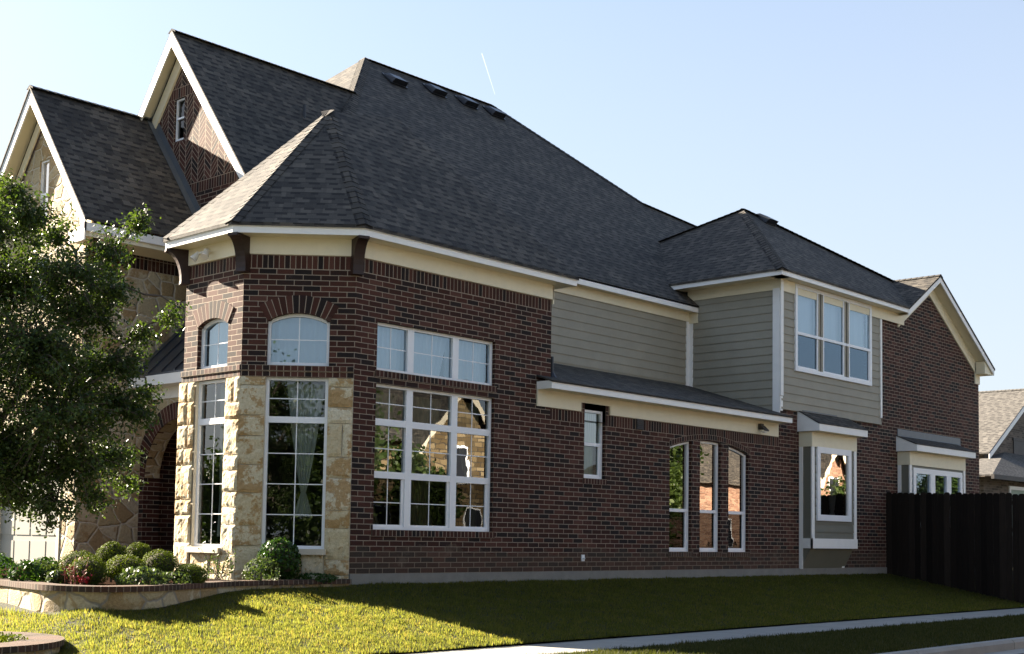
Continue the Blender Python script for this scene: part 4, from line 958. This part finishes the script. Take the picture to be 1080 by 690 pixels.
mb = MB(); mb.box(5.17, 5.24, -.025, -.002, .17, .28); tube(mb, (5.205, -.025, .225), (5.205, -.05, .21), .018)
hb(mb, 'hose_bib', M['frame'], label='small white outlet low on the brick wall')
# ------------------------------------------------------------------ fence
fen = tag(empty('picket_fence', (16.42, -1.65, -.2)), 'tall near black wooden picket fence beside the end of the house', 'fence')
def cb(mb, name, mat, par, smooth=False):
    if name in SPLIT:
        for q in pieces(mb): o = _mb_build(q, name, mat, None, smooth); o.parent = par; o.location = -Vector(par.location)
        return o
    o = _mb_build(mb, name, mat, None, smooth); o.parent = par; o.location = -Vector(par.location); return o
rnd = random.Random(5); y = -.01; k = 0
while y > -3.30:
    top = 1.76 - .02 * (k % 2) * rnd.random() - .06 * (-y / 3.3) + rnd.uniform(-.012, .012); z0 = zlawn(16.42, y) - .03
    mb = MB(); w_ = .135; x = 16.42 + rnd.uniform(-.004, .004)
    mb.prism([(x, y, z0), (x, y - w_, z0), (x, y - w_, top - .03), (x, y - w_ + .03, top), (x, y - .03, top), (x, y, top - .03)], (-.018, 0, 0))
    cb(mb, 'board', M['fence'], fen); y -= .142; k += 1
mb = MB()
for z in (.2, .85, 1.45): mb.box(16.44, 16.48, -3.3, 0, z, z + .09)
cb(mb, 'rail', M['fence'], fen)
for y in (-.1, -1.7, -3.2):
    mb = MB(); mb.box(16.48, 16.57, y - .045, y + .045, -.3, 1.6); cb(mb, 'post', M['fence'], fen)
# ------------------------------------------------------------------ planter wall
def pathwall(mb, path, z0, z1, t, mi=0, ofs=0):
    L = 0; P2 = [Vector((p[0], p[1])) for p in path]; n = len(P2); nn = []
    for i in range(n):
        d = (P2[min(n - 1, i + 1)] - P2[max(0, i - 1)]).normalized(); nn.append(Vector((-d.y, d.x)))
    for i in range(n - 1):
        a, b = P2[i], P2[i + 1]; d = (b - a).length; a2, b2 = a + nn[i] * t, b + nn[i + 1] * t
        def q(p, z): return (p.x, p.y, z)
        mb.poly([q(a, z0), q(b, z0), q(b, z1), q(a, z1)], mi, [(L, z0 + ofs), (L + d, z0 + ofs), (L + d, z1 + ofs), (L, z1 + ofs)])
        mb.poly([q(b2, z0), q(a2, z0), q(a2, z1), q(b2, z1)], mi, [(L, z0 + ofs), (L + d, z0 + ofs), (L + d, z1 + ofs), (L, z1 + ofs)])
        mb.poly([q(a, z1), q(b, z1), q(b2, z1), q(a2, z1)], mi, [(L, 0), (L + d, 0), (L + d, t), (L, t)])
        mb.poly([q(a2, z0), q(b2, z0), q(b, z0), q(a, z0)], mi, [(L, 0), (L + d, 0), (L + d, t), (L, t)])
        L += d
def smooth_path(pts, n=8):
    P_ = [Vector((p[0], p[1], 0)) for p in pts]; out = []
    for i in range(len(P_) - 1):
        p0, p1, p2, p3 = P_[max(0, i - 1)], P_[i], P_[i + 1], P_[min(len(P_) - 1, i + 2)]
        for k in range(n):
            t = k / n; out.append(.5 * ((2 * p1) + (-p0 + p2) * t + (2 * p0 - 5 * p1 + 4 * p2 - p3) * t * t + (-p0 + 3 * p1 - 3 * p2 + p3) * t ** 3))
    return out + [P_[-1]]
pp = smooth_path([(-4.42, 4.2), (-4.45, 2.6), (-4.50, 1.35), (-4.64, .45), (-4.70, -.31), (-4.42, -.92), (-3.74, -.96), (-2.9, -.55), (-2.1, -.17), (-1.2, -.08), (-.03, -.06)])
pl = tag(empty('stone_planter', (-3.4, -.3, -.35)), 'curved raised limestone garden bed with dark brick cap in front of the bay', 'planter')
mb = MB(); pathwall(mb, [(p.x, p.y) for p in pp], -.6, -.135, .22, 0, 5); cb(mb, 'stone_wall', M['planterstone'], pl)
capb = brickmat('cap_brick', swap=True, w=.5, h=.085, off=0)
mb = MB(); pathwall(mb, [(p.x - .0, p.y) for p in smooth_path([(-4.45, 4.2), (-4.48, 2.6), (-4.53, 1.35), (-4.67, .45), (-4.735, -.33), (-4.44, -.955), (-3.74, -.995), (-2.9, -.585), (-2.1, -.205), (-1.2, -.115), (-.03, -.095)])], -.133, -.068, .28, 0, .2); cb(mb, 'brick_cap', capb, pl)
mb = MB(); mb.poly([(p.x, p.y, -.11) for p in smooth_path([(-4.42, 4.2), (-4.45, 2.6), (-4.50, 1.35), (-4.6, .45), (-4.6, -.31), (-4.35, -.82), (-3.74, -.86), (-2.9, -.45), (-2.1, -.07), (-1.2, .0), (-.03, .02)])] + [(-.02, 2, -.11), (-.9, 6.0, -.11), (-.9, 8, -.11)]); cb(mb, 'mulch_bed', M['mulch'], pl)
# ring around the tree
rc = (-6.32, -1.25); rg = tag(empty('tree_ring', (rc[0], rc[1], -.6)), 'round brick capped stone ring around the tree at the bottom left', 'planter')
cir = lambda r_, n=48: [(rc[0] + r_ * math.cos(2 * math.pi * i / n), rc[1] + r_ * math.sin(2 * math.pi * i / n)) for i in range(n + 1)]
mb = MB(); pathwall(mb, cir(1.12), -.9, -.615, .2, 0, 7); cb(mb, 'stone_wall', M['planterstone'], rg)
mb = MB(); pathwall(mb, cir(1.16), -.613, -.55, .40, 0, .2); cb(mb, 'brick_cap', capb, rg)
mb = MB(); mb.poly([(p[0], p[1], -.62) for p in cir(.80)[:-1]]); cb(mb, 'mulch_bed', M['mulch'], rg)
# ------------------------------------------------------------------ leaves
def quads_obj(name, V, n, mats, parent=None, mi=None):
    """V: (N, n, 3) polygons"""
    V = np.asarray(V, dtype=np.float32); N = len(V); me = bpy.data.meshes.new(name)
    me.vertices.add(N * n); me.vertices.foreach_set('co', V.reshape(-1)); me.loops.add(N * n); me.loops.foreach_set('vertex_index', np.arange(N * n, dtype=np.int32))
    me.polygons.add(N); me.polygons.foreach_set('loop_start', np.arange(0, N * n, n, dtype=np.int32)); me.polygons.foreach_set('loop_total', np.full(N, n, dtype=np.int32))
    for m_ in (mats if isinstance(mats, list) else [mats]): me.materials.append(m_)
    if mi is not None: me.polygons.foreach_set('material_index', np.asarray(mi, dtype=np.int32))
    me.update(calc_edges=True); me.validate(); o = bpy.data.objects.new(name, me); link(o)
    if parent is not None: o.parent = parent
    return o
def leaves(rng, C, nrm, L, W, jit=.9):
    """oval leaf (6 points, slightly folded) at centres C with outward directions nrm"""
    N = len(C); d = rng.normal(size=(N, 3)); d /= np.linalg.norm(d, axis=1)[:, None]
    n = nrm + jit * rng.normal(size=(N, 3)); n /= np.linalg.norm(n, axis=1)[:, None]
    u = d - (d * n).sum(1)[:, None] * n; u /= np.linalg.norm(u, axis=1)[:, None]; v = np.cross(n, u)
    s = rng.uniform(.7, 1.25, (N, 1)); L = L * s; W = W * s
    pts = [C - u * L / 2, C - u * L * .2 + v * W / 2, C + u * L * .2 + v * W * .42, C + u * L / 2, C + u * L * .2 - v * W * .42, C - u * L * .2 - v * W / 2]
    return np.stack(pts, 1)
rng = np.random.default_rng(7)
# ------------------------------------------------------------------ grass
zl = np.vectorize(zlawn)
def inside_house(x, y):
    a = (x > -.03) & (y > -.04); b = (x > -1.2) & (y > -x * 1.0 - .05) & (y > 0)
    return a | b
path_px = np.array([(p.x, p.y) for p in pp])
def in_planter(x, y):
    # bed lies to the +y/+x side of its outer path
    r_ = np.zeros(len(x), bool)
    px, py = path_px[:, 0], path_px[:, 1]
    yi = np.interp(x, px[px.argsort()], py[px.argsort()])
    m1 = (x > -4.42) & (x < 0.0) & (y > np.interp(x, path_px[path_px[:, 1] < -.03][:, 0], path_px[path_px[:, 1] < -.03][:, 1]) - .05)
    m2 = (x >= -4.75) & (x <= -4.38) & (y > -.55)
    return m1 | m2
def grass(name, x0, x1, y0, y1, dens, hgt, wd, zf, mat, label, mask=None, seed=1):
    rg_ = np.random.default_rng(seed); N = int((x1 - x0) * (y1 - y0) * dens); x = rg_.uniform(x0, x1, N); y = rg_.uniform(y0, y1, N)
    # thin with distance from the camera
    D = np.hypot(x + 12.08, y + 14.26); keep = rg_.random(N) < np.clip((16 / D) ** 1.3, .15, 1)
    if mask is not None: keep &= mask(x, y)
    x, y, D = x[keep], y[keep], D[keep]; N = len(x); z = zf(x, y)
    cl = np.array([noise.noise(Vector((a * 3.1, b * 3.1, 7))) for a, b in zip(x, y)]); cl2 = np.array([noise.noise(Vector((a * 9, b * 9, 2))) for a, b in zip(x, y)])
    h = hgt * rg_.uniform(.4, 1.35, N) * np.clip(1 + .5 * cl + .75 * cl2, .45, 2); th = rg_.uniform(0, 2 * np.pi, N); wv = wd * np.clip(D / 15, 1, 2.2)
    c, s = np.cos(th), np.sin(th); ln = rg_.uniform(.05, .6, N) * h; th2 = rg_.uniform(0, 2 * np.pi, N)
    a = np.stack([x - c * wv / 2, y - s * wv / 2, z - .01], 1); b = np.stack([x + c * wv / 2, y + s * wv / 2, z - .01], 1)
    t = np.stack([x + np.cos(th2) * ln, y + np.sin(th2) * ln, z + h], 1)
    o_ = quads_obj(name, np.stack([a, b, t], 1), 3, mat); return tag(o_, label, 'grass', kind='stuff')
grass('lawn_grass', -9.5, 20, -3.42, .0, 5200, .034, .010, zl, M['grass'], 'short mown lawn grass, sunlit gold at left and shaded at right', lambda x, y: ~in_planter(x, y) & (np.hypot(x - rc[0], y - rc[1]) > 1.14))
g2 = grass('lawn_grass', -9.5, -4.6, 0, 4, 2500, .05, .011, zl, M['grass'], 'sunlit lawn grass at the far left behind the tree ring', lambda x, y: x < -4.75, 4)
zv = lambda x, y: np.full(len(x), -.79) + .02 * np.sin((y + 6.7) / 2.3 * 3.14)
grass('verge_grass', -3.5, 16, -6.70, -4.42, 2600, .04, .011, zv, M['grassd'], 'narrow strip of grass between sidewalk and kerb', None, 3)
# ------------------------------------------------------------------ tree
def gen_tree(base, clumps, seed, leafn=105000):
    rd = random.Random(seed); rg_ = np.random.default_rng(seed)
    root = tag(empty('oak_tree', base), 'bushy dark green live oak in the stone ring at the left edge', 'tree')
    mb = MB(); b = Vector(base); fork = b + Vector((.05, -.1, 1.25))
    def limb(a, c, r0, r1, n=7, wig=.06):
        p = a; pr_ = r0; pts = [a]
        for i in range(1, n + 1):
            t = i / n; q = a.lerp(c, t) + Vector((rd.uniform(-wig, wig), rd.uniform(-wig, wig), rd.uniform(-wig, wig) + .10 * math.sin(t * 3.14))) * (1 if i < n else 0)
            r_ = r0 + (r1 - r0) * t; tube(mb, p, q, pr_, 7, r_, False); p = q; pr_ = r_; pts.append(q)
        return pts
    limb(b - Vector((0, 0, .1)), fork, .09, .07, 6, .02)
    LC, LN = [], []
    tot = sum(c[3] ** 2.0 for c in clumps)
    mains = []
    for k in range(9):
        c = clumps[k * len(clumps) // 9]; mains.append(limb(fork, Vector(c[:3]) * .75 + fork * .25, .045, .02))
    allp = [p for m_ in mains for p in m_[1:]]
    for (cx_, cy_, cz_, cr) in clumps:
        c = Vector((cx_, cy_, cz_)); st = min(allp, key=lambda p: (p - c).length); pts = limb(st, c, .018, .007, 5)
        nl = int(leafn * cr ** 2.0 / tot); nt_ = max(10, int(nl / 42))
        for _ in range(nt_):
            d = Vector((rd.gauss(0, 1), rd.gauss(0, 1), rd.gauss(0, .8))); d.normalize(); e = c + d * cr * rd.uniform(.45, 1.12) ; s0 = c + d * cr * rd.uniform(0, .3)
            e.z -= .1 * cr * rd.random()
            mid = s0.lerp(e, .5) + Vector((0, 0, .05)); tube(mb, s0, mid, .005, 4, .004, False); tube(mb, mid, e, .004, 4, .002, False)
            n_ = max(3, nl // nt_)
            ts = rg_.uniform(.25, 1.05, n_)
            P_ = np.array([s0.lerp(e, float(t)) for t in ts]) + rg_.normal(scale=.045, size=(n_, 3)); LC.append(P_); LN.append(np.tile(np.array(d) * .6 + np.array((0, 0, .5)), (n_, 1)))
    o_ = _mb_build(mb, 'trunk', M['bark'], None, True); o_.parent = root; o_.location = -Vector(base)
    LC = np.concatenate(LC); LN = np.concatenate(LN)
    cr_ = quads_obj('crown', leaves(rg_, LC - np.array(base), LN, .040, .019, .8), 6, M['oakleaf'], root)
    return root
clumps = [(-6.81, -2.03, 2.86, 0.8), (-6.73, -2.6, 3.33, 0.45), (-6.28, -2.52, 3.52, 0.34), (-5.86, -2.37, 3.44, 0.21), (-6.09, -2.08, 2.97, 0.6), (-6.17, -3.17, 2.91, 0.39), (-5.61, -2.93, 3.29, 0.24), (-5.31, -2.84, 3.57, 0.13), (-5.25, -2.91, 3.64, 0.11), (-5.63, -2.55, 2.7, 0.42), (-5.76, -3.3, 2.78, 0.22), (-6.46, -3.07, 2.18, 0.62), (-6.68, -2.06, 1.79, 0.85), (-5.66, -2.46, 2.14, 0.52), (-5.5, -3.08, 2.15, 0.26), (-5.18, -2.87, 2.49, 0.17), (-4.96, -2.98, 2.7, 0.13), (-4.84, -2.97, 2.81, 0.08), (-6.15, -3.06, 1.6, 0.58), (-5.48, -2.91, 1.75, 0.35), (-5.17, -2.97, 1.91, 0.17), (-5.34, -3.19, 1.65, 0.14), (-6.17, -2.4, 1.26, 0.55), (-5.9, -2.98, 1.17, 0.42), (-5.45, -2.89, 1.29, 0.28), (-5.29, -2.89, 1.02, 0.13), (-6.1, -3.03, 0.81, 0.24), (-5.71, -3.01, 0.87, 0.18), (-6.03, -2.36, 0.82, 0.2), (-6.53, -2.59, 1.06, 0.42), (-6.08, -2.87, 0.59, 0.07), (-6.48, -2.62, 3.7, 0.2), (-6.4, -2.14, 3.89, 0.15), (-5.47, -2.61, 3.09, 0.19),
          (-7.4, -1.6, 2.2, .7), (-7.3, -2.6, 1.6, .6), (-7.4, -2.4, 3.0, .5)]
gen_tree((-6.75, -1.75, -.56), clumps, 3)
# ------------------------------------------------------------------ garden plants
def ball(name, c, r_, label, mat='boxleaf', n=4200, L=.018, W=.013, group=None, cat='shrub', core=True, flat=1.0, seed=0, low=0.0, zb=-.11):
    rg_ = np.random.default_rng(seed); root = tag(empty(name, (c[0], c[1], zb)), label, cat, group)
    d = rg_.normal(size=(n, 3)); d /= np.linalg.norm(d, axis=1)[:, None]
    rr = np.array([1 + .10 * noise.noise(Vector(q) * 2.2 + Vector((seed, 0, 0))) for q in d])[:, None] * rg_.uniform(.86, 1.06, (n, 1))
    sc_ = np.array([r_[0], r_[0], r_[1]]); P_ = d * rr * sc_ + np.array([0, 0, c[2] - zb])
    P_ = P_[P_[:, 2] > .0]; d = d[:len(P_)] if len(d) == len(P_) else (P_ - np.array([0, 0, c[2] - zb])) / np.linalg.norm(P_ - np.array([0, 0, c[2] - zb]), axis=1)[:, None]
    quads_obj('foliage', leaves(rg_, P_, d, L, W, .55), 6, M[mat], root)
    mb = MB(); tube(mb, (0, 0, -.02), (0, 0, c[2] - zb), .015, 6, .01)
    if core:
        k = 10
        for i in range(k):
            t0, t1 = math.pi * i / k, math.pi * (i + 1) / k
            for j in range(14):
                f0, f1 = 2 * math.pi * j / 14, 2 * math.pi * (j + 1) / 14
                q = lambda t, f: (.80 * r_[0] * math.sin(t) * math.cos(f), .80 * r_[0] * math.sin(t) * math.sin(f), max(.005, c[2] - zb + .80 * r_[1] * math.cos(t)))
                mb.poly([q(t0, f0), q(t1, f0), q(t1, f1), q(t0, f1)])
    cb2 = _mb_build(mb, 'stem_core', M['bark' if not core else 'shrubcore'], None); cb2.parent = root  # dark solid core sets the inner shade between leaves by its colour
    return root
G = 'clipped round boxwoods in the raised bed'
ball('boxwood', (-3.13, 1.05, .23), (.185, .185), 'small round boxwood at the back of the bed, left of its twin', group=G, seed=1)
ball('boxwood', (-2.73, 1.06, .24), (.175, .165), 'small round boxwood at the back of the bed nearest the entry arch', group=G, seed=2)
ball('boxwood', (-3.76, .71, .12), (.25, .175), 'low wide boxwood partly hidden at the left of the bed', group=G, seed=3)
ball('boxwood', (-4.0, .09, .05), (.225, .20), 'round boxwood at the front left beside the red flowers', group=G, seed=4)
ball('boxwood', (-3.48, .11, .09), (.24, .17), 'flattened boxwood behind the pale leafy plant', group=G, seed=5)
ball('boxwood', (-3.03, .07, .12), (.23, .21), 'tallest round boxwood in the middle of the bed', group=G, seed=6)
ball('boxwood', (-2.88, -.37, .01), (.20, .155), 'low round boxwood just left of the stone bay pier', group=G, seed=7)
ball('holly_shrub', (-1.0, .30, .18), (.29, .31), 'glossy dark green shrub below the tall canted window', 'glossleaf', 2100, .045, .03, core=True, seed=8)
ball('leafy_shrub', (-1.45, .10, .03), (.24, .20), 'lighter loose shrub left of the glossy shrub', 'paleleaf', 650, .045, .026, core=False, seed=9)
ball('leafy_shrub', (-3.60, -.45, -.02), (.30, .15), 'pale leafy plant spilling at the front of the bed', 'paleleaf', 900, .045, .03, core=False, seed=10)
ball('leafy_shrub', (-3.15, -.45, -.04), (.22, .11), 'smaller pale leafy plant right of the middle of the bed', 'paleleaf', 420, .04, .028, core=False, seed=12)
ball('ground_cover', (-.50, .12, -.06), (.30, .07), 'low dark ground cover at the right end of the bed', 'glossleaf', 700, .04, .02, core=False, seed=13)
for k, (x, y, z, r_) in enumerate(((-4.35, .95, .02, .20), (-4.05, 1.1, .0, .2), (-4.30, 1.9, .06, .25), (-4.2, 3.0, .08, .28), (-3.6, 1.9, .02, .22), (-4.25, .35, -.03, .12))):
    ball('leafy_plant', (x, y, z), (r_, r_ * .8), ['broad leaved green plant at the left corner of the bed', 'green plant in front of the garage door corner', 'green plant by the left edge of the bed', 'leafy plant at the far left of the bed', 'plant between the garage door and the boxwoods', 'tiny plant at the bed corner by the red flower'][k], 'paleleaf' if k % 2 else 'glossleaf', 520, .06, .03, core=False, cat='plant', seed=20 + k)
# red-stemmed flowers
rd = random.Random(9)
fl = tag(empty('flower_plant', (-4.15, .0, -.11)), 'sparse red stemmed plant with a red bloom at the left of the bed', 'flowers')
mb = MB(); lv = []
for k in range(26):
    a = Vector((rd.uniform(-.12, .12), rd.uniform(-.15, .25), 0)); b = a + Vector((rd.uniform(-.08, .08), rd.uniform(-.08, .08), rd.uniform(.15, .36))); tube(mb, a, b, .004, 4, .002)
    for q in range(7): lv.append(a.lerp(b, rd.uniform(.3, 1)) + Vector((rd.uniform(-.03, .03), rd.uniform(-.03, .03), 0)))
o_ = _mb_build(mb, 'stem', M['redleaf'], None); o_.parent = fl
lv = np.array(lv); quads_obj('foliage', leaves(rng, lv, np.tile((0, 0, 1.), (len(lv), 1)), .04, .022), 6, M['redleaf'], fl)
pv = rng.normal(scale=(.035, .035, .02), size=(60, 3)) + np.array((-.02, -.12, .09)); quads_obj('bloom', leaves(rng, pv, np.tile((0, 0, 1.), (60, 1)), .03, .02), 6, M['petal'], fl)
# rose like sparse plant by the pier
rs = tag(empty('rose_bush', (-2.05, .22, -.11)), 'sparse twiggy bush in front of the sunlit stone window', 'shrub')
mb = MB(); lv = []
for k in range(22):
    a = Vector((rd.uniform(-.1, .1), rd.uniform(-.1, .1), 0)); b = a + Vector((rd.uniform(-.22, .22), rd.uniform(-.22, .22), rd.uniform(.2, .46))); tube(mb, a, b, .005, 4, .002)
    for q in range(10): lv.append(a.lerp(b, rd.uniform(.4, 1.05)) + Vector((rd.uniform(-.04, .04), rd.uniform(-.04, .04), rd.uniform(-.02, .02))))
o_ = _mb_build(mb, 'stem', M['bark'], None); o_.parent = rs
lv = np.array(lv); quads_obj('foliage', leaves(rng, lv, np.tile((0, 0, 1.), (len(lv), 1)), .035, .022), 6, M['paleleaf'], rs)
rp = tag(empty('ring_plant', (-5.85, -1.2, -.60)), 'low green groundcover sprigs inside the tree ring', 'plant')
lv = rng.uniform((-.55, -.6, 0), (.22, .5, .09), (1100, 3)); quads_obj('foliage', leaves(rng, lv, np.tile((0, 0, 1.), (1100, 1)), .045, .02), 6, M['boxleaf'], rp)
# ------------------------------------------------------------------ neighbour house at right
nh = tag(empty('neighbor_house', (38, 8, -.3)), 'neighbouring brown brick house with tan shingle roof beyond the fence at right', 'house')
mb = MB(); sgn = .61; YW = 5.08; X0 = 34.0; XA = 38.6; zA = 3.88 + sgn * (XA - X0)
mb.poly([(X0 + .3, YW, -.3), (43, YW, -.3), (43, YW, 3.8), (XA, YW, zA - .1), (X0 + .3, YW, 3.95)])
mb.poly([(X0 + .3, 16, -.3), (X0 + .3, YW, -.3), (X0 + .3, YW, 3.9), (X0 + .3, 16, 3.9)])
cb(mb, 'wall', M['mbrick'], nh)
mb = MB(); roofpoly(mb, [(X0, YW - .3, 3.9), (XA, YW - .3, zA), (XA, 18, zA), (X0, 18, 3.9)][::-1]); roofpoly(mb, [(XA, YW - .3, zA), (XA + 4.6, YW - .3, 3.9), (XA + 4.6, 18, 3.9), (XA, 18, zA)][::-1])
caps(mb, (XA, YW - .3, zA), (XA, 17, zA + .001), .12)
cb(mb, 'roof', M['tanshingle'], nh)
mb = MB(); f = lambda x: 3.88 + sgn * (x - X0)
mb.prism([(X0, YW - .32, f(X0) - .22), (XA, YW - .32, f(XA) - .22), (XA, YW - .32, f(XA) - .03), (X0, YW - .32, f(X0) - .03)], (0, .04, 0)); cb(mb, 'rake_board', M['fascia'], nh)
mb = MB(); yb = 3.2
mb.poly([(29.7, yb, -.3), (42, yb, -.3), (42, yb, 2.80), (29.7, yb, 2.80)]); mb.poly([(29.7, 6, -.3), (29.7, yb, -.3), (29.7, yb, 2.80), (29.7, 6, 2.80)]); cb(mb, 'wall', M['mbrick'], nh)
mb = MB(); roofpoly(mb, [(29.2, yb - .5, 2.84), (43, yb - .5, 2.84), (43, yb + 1.9, 4.06), (36.2, yb + 1.9, 4.06)]); roofpoly(mb, [(29.2, yb + 1.9, 2.86), (29.2, yb - .5, 2.84), (36.2, yb + 1.9, 4.06)]); cb(mb, 'roof', M['tanshingle'], nh)
mb = MB(); mb.box(29.15, 43, yb - .58, yb - .48, 2.70, 2.85); cb(mb, 'gutter', M['plate'], nh)
mb = MB(); mb.box(31.75, 31.87, yb - .05, yb - .005, .9, 2.58); mb.box(31.87, 33.5, yb - .05, yb - .005, 2.46, 2.58); mb.box(33.4, 33.5, yb - .05, yb - .005, .9, 2.46)
wn = cb(mb, 'window', M['frame'], nh); mb = MB(); mb.poly([(31.87, yb - .02, .9), (33.4, yb - .02, .9), (33.4, yb - .02, 2.46), (31.87, yb - .02, 2.46)]); o_ = cb(mb, 'pane', M['greenshade'], wn); o_.location = (0, 0, 0)
mb = MB(); mb.box(36.9, 38.1, YW - .05, YW - .01, 4.55, 4.65); mb.box(36.95, 38.0, YW - .04, YW - .008, 3.6, 4.54); cb(mb, 'window', M['plate'], nh)
mb = MB(); mb.box(33.95 + .9, 35.5, 9.0, 9.5, 4.75, 4.95); cb(mb, 'roof_vent', M['vent'], nh)
mb = MB(); tube(mb, (34.35, YW - .02, 3.55), (34.35, YW - .12, 3.55), .11, 14); cb(mb, 'lamp', M['lamp'], nh)
# ------------------------------------------------------------------ houses across the street (seen mirrored in the windows)
def street_house(x, y, w_, h_, wallm, lab, seed):
    rt_ = tag(empty('street_house', (x, y, -.8)), lab, 'house'); rd = random.Random(seed)
    def q(name, mb, mat, par=rt_):
        o = _mb_build(mb, name, mat, None); o.parent = par; return o
    mb = MB(); mb.box(-w_ / 2, w_ / 2, -8, 0, 0, h_); gx = w_ * .22
    mb.prism([(gx - 2.3, .5, 0), (gx + 2.3, .5, 0), (gx + 2.3, .5, h_), (gx, .5, h_ + 2.6), (gx - 2.3, .5, h_)], (0, -1.5, 0)); q('wall', mb, M[wallm])
    mb = MB(); ov = .4
    a = [(-w_ / 2 - ov, ov, h_), (w_ / 2 + ov, ov, h_), (w_ / 2 + ov, -8 - ov, h_), (-w_ / 2 - ov, -8 - ov, h_)]; r0_, r1_ = (-w_ / 2 + 3.6, -4, h_ + 3.4), (w_ / 2 - 3.6, -4, h_ + 3.4)
    roofpoly(mb, [a[0], r0_, r1_, a[1]]); roofpoly(mb, [a[1], r1_, a[2]]); roofpoly(mb, [a[2], r1_, r0_, a[3]]); roofpoly(mb, [a[3], r0_, a[0]])
    roofpoly(mb, [(gx - 2.8, .9, h_ - .4), (gx, .9, h_ + 2.8), (gx, -4, h_ + 2.8), (gx - 2.8, -4, h_ - .4)]); roofpoly(mb, [(gx, .9, h_ + 2.8), (gx + 2.8, .9, h_ - .4), (gx + 2.8, -4, h_ - .4), (gx, -4, h_ + 2.8)])
    q('roof', mb, M['shingle'])
    for s in (-1, 1):
        mb = MB(); mb.prism([(gx, .92, h_ + 2.75), (gx + s * 2.8, .92, h_ - .42), (gx + s * 2.8, .92, h_ - .75), (gx, .92, h_ + 2.35)], (0, -.05, 0)); q('rake_board', mb, M['limestone'])
    for (wx, wz, yy) in ((gx - .9, 1.0, .5), (gx + .9, 1.0, .5), (gx, 3.6, .5), (-w_ * .3, 1.0, 0), (-w_ * .08, 1.0, 0), (-w_ * .3, 3.4, 0), (w_ * .43, 1.0, 0)):
        if wz + 1.6 > h_ and yy == 0: continue
        mb = MB(); mb.box(wx - .55, wx + .55, yy, yy + .05, wz, wz + 1.6); wn_ = q('window', mb, M['frame']); mb = MB(); mb.box(wx - .46, wx + .46, yy + .05, yy + .06, wz + .08, wz + 1.52); q('pane', mb, M['vent'], wn_)
street_house(8, -25, 13, 5.2, 'rbrick', 'salmon brick house with a white trimmed gable across the street', 1)
street_house(24, -25, 13, 5.2, 'ybrick', 'yellow brick house with a gable across the street', 2)
street_house(53.5, -25, 18, 4.5, 'rbrick', 'long salmon brick house furthest along the street behind the camera', 3)
def simple_tree(x, y, h_, r_, seed, lab):
    root = tag(empty('street_tree', (x, y, -.8)), lab, 'tree'); rd = random.Random(seed); rg_ = np.random.default_rng(seed)
    mb = MB(); tube(mb, (0, 0, 0), (0, 0, h_ * .45), .12, 8, .08); pts = []
    for k in range(16):
        e = Vector((rd.gauss(0, r_ * .45), rd.gauss(0, r_ * .45), h_ * .62 + rd.gauss(0, h_ * .16))); tube(mb, (0, 0, h_ * .4), e, .04, 5, .01); pts.append(e)
    o = _mb_build(mb, 'trunk', M['bark'], None); o.parent = root
    C = np.concatenate([rg_.normal(scale=r_ * .26, size=(1100, 3)) + np.array(p) for p in pts]); quads_obj('crown', leaves(rg_, C, np.tile((0, 0, .5), (len(C), 1)), .17, .11), 6, M['oakleaf'], root)
simple_tree(22.5, -21.5, 4.0, 1.2, 35, 'small round tree in front of the yellow brick house across the street')
simple_tree(15.5, -20.5, 6.5, 2.6, 31, 'leafy street tree between the houses across the street')
simple_tree(34.6, -20, 6.0, 1.5, 32, 'leafy street tree further right across the street')
simple_tree(0.5, -21, 5.5, 2.2, 33, 'leafy street tree across the street near the camera')
for k_, (x_, y_) in enumerate(((-9, -20), (-17, -19), (-22, -12.5), (-24, -19), (-3, -25), (-31, -14), (-27, -26), (-18, 24), (-25, 31))): simple_tree(x_, y_, [8.5, 7, 5, 5.5, 8.5, 5, 6, 4, 4.5][k_], [3.4, 3, 2.6, 2.8, 3.4, 2.6, 2.8, 2.2, 2.4][k_], 50 + k_, ['big tree right behind the camera', 'big tree behind the camera at the corner', 'tree furthest back on the corner lot', 'tree at the back of the corner lot', 'tree beside the salmon brick house', 'tree across the front street', 'tree deep in the corner lot', 'tree up the front street', 'tree furthest up the front street'][k_])
simple_tree(58, -17, 7, 2.2, 34, 'tall street tree furthest along the street')
simple_tree(47, -19, 3.2, 1.5, 36, 'low bushy tree in front of the long salmon brick house')
# contrail high in the sky
dr0 = Vector((.6995, .6806, .3801)) * 900; dr1 = Vector((.7085, .6743, .3475)) * 960
mt, t, b = newmat('contrail_vapour'); tl_ = nd(t, 'ShaderNodeBsdfTranslucent'); tl_.inputs[0].default_value = (.8, .8, .8, 1); tp_ = nd(t, 'ShaderNodeBsdfTransparent'); mx_ = nd(t, 'ShaderNodeMixShader'); mx_.inputs[0].default_value = .04; t.links.new(tp_.outputs[0], mx_.inputs[1]); t.links.new(tl_.outputs[0], mx_.inputs[2]); t.links.new(mx_.outputs[0], t.nodes['Material Output'].inputs[0])
mb = MB(); tube(mb, dr0, dr1, .4, 8, .18, False); tag(mb.build('contrail', mt), 'faint thin white vapour trail high in the clear sky', 'contrail')
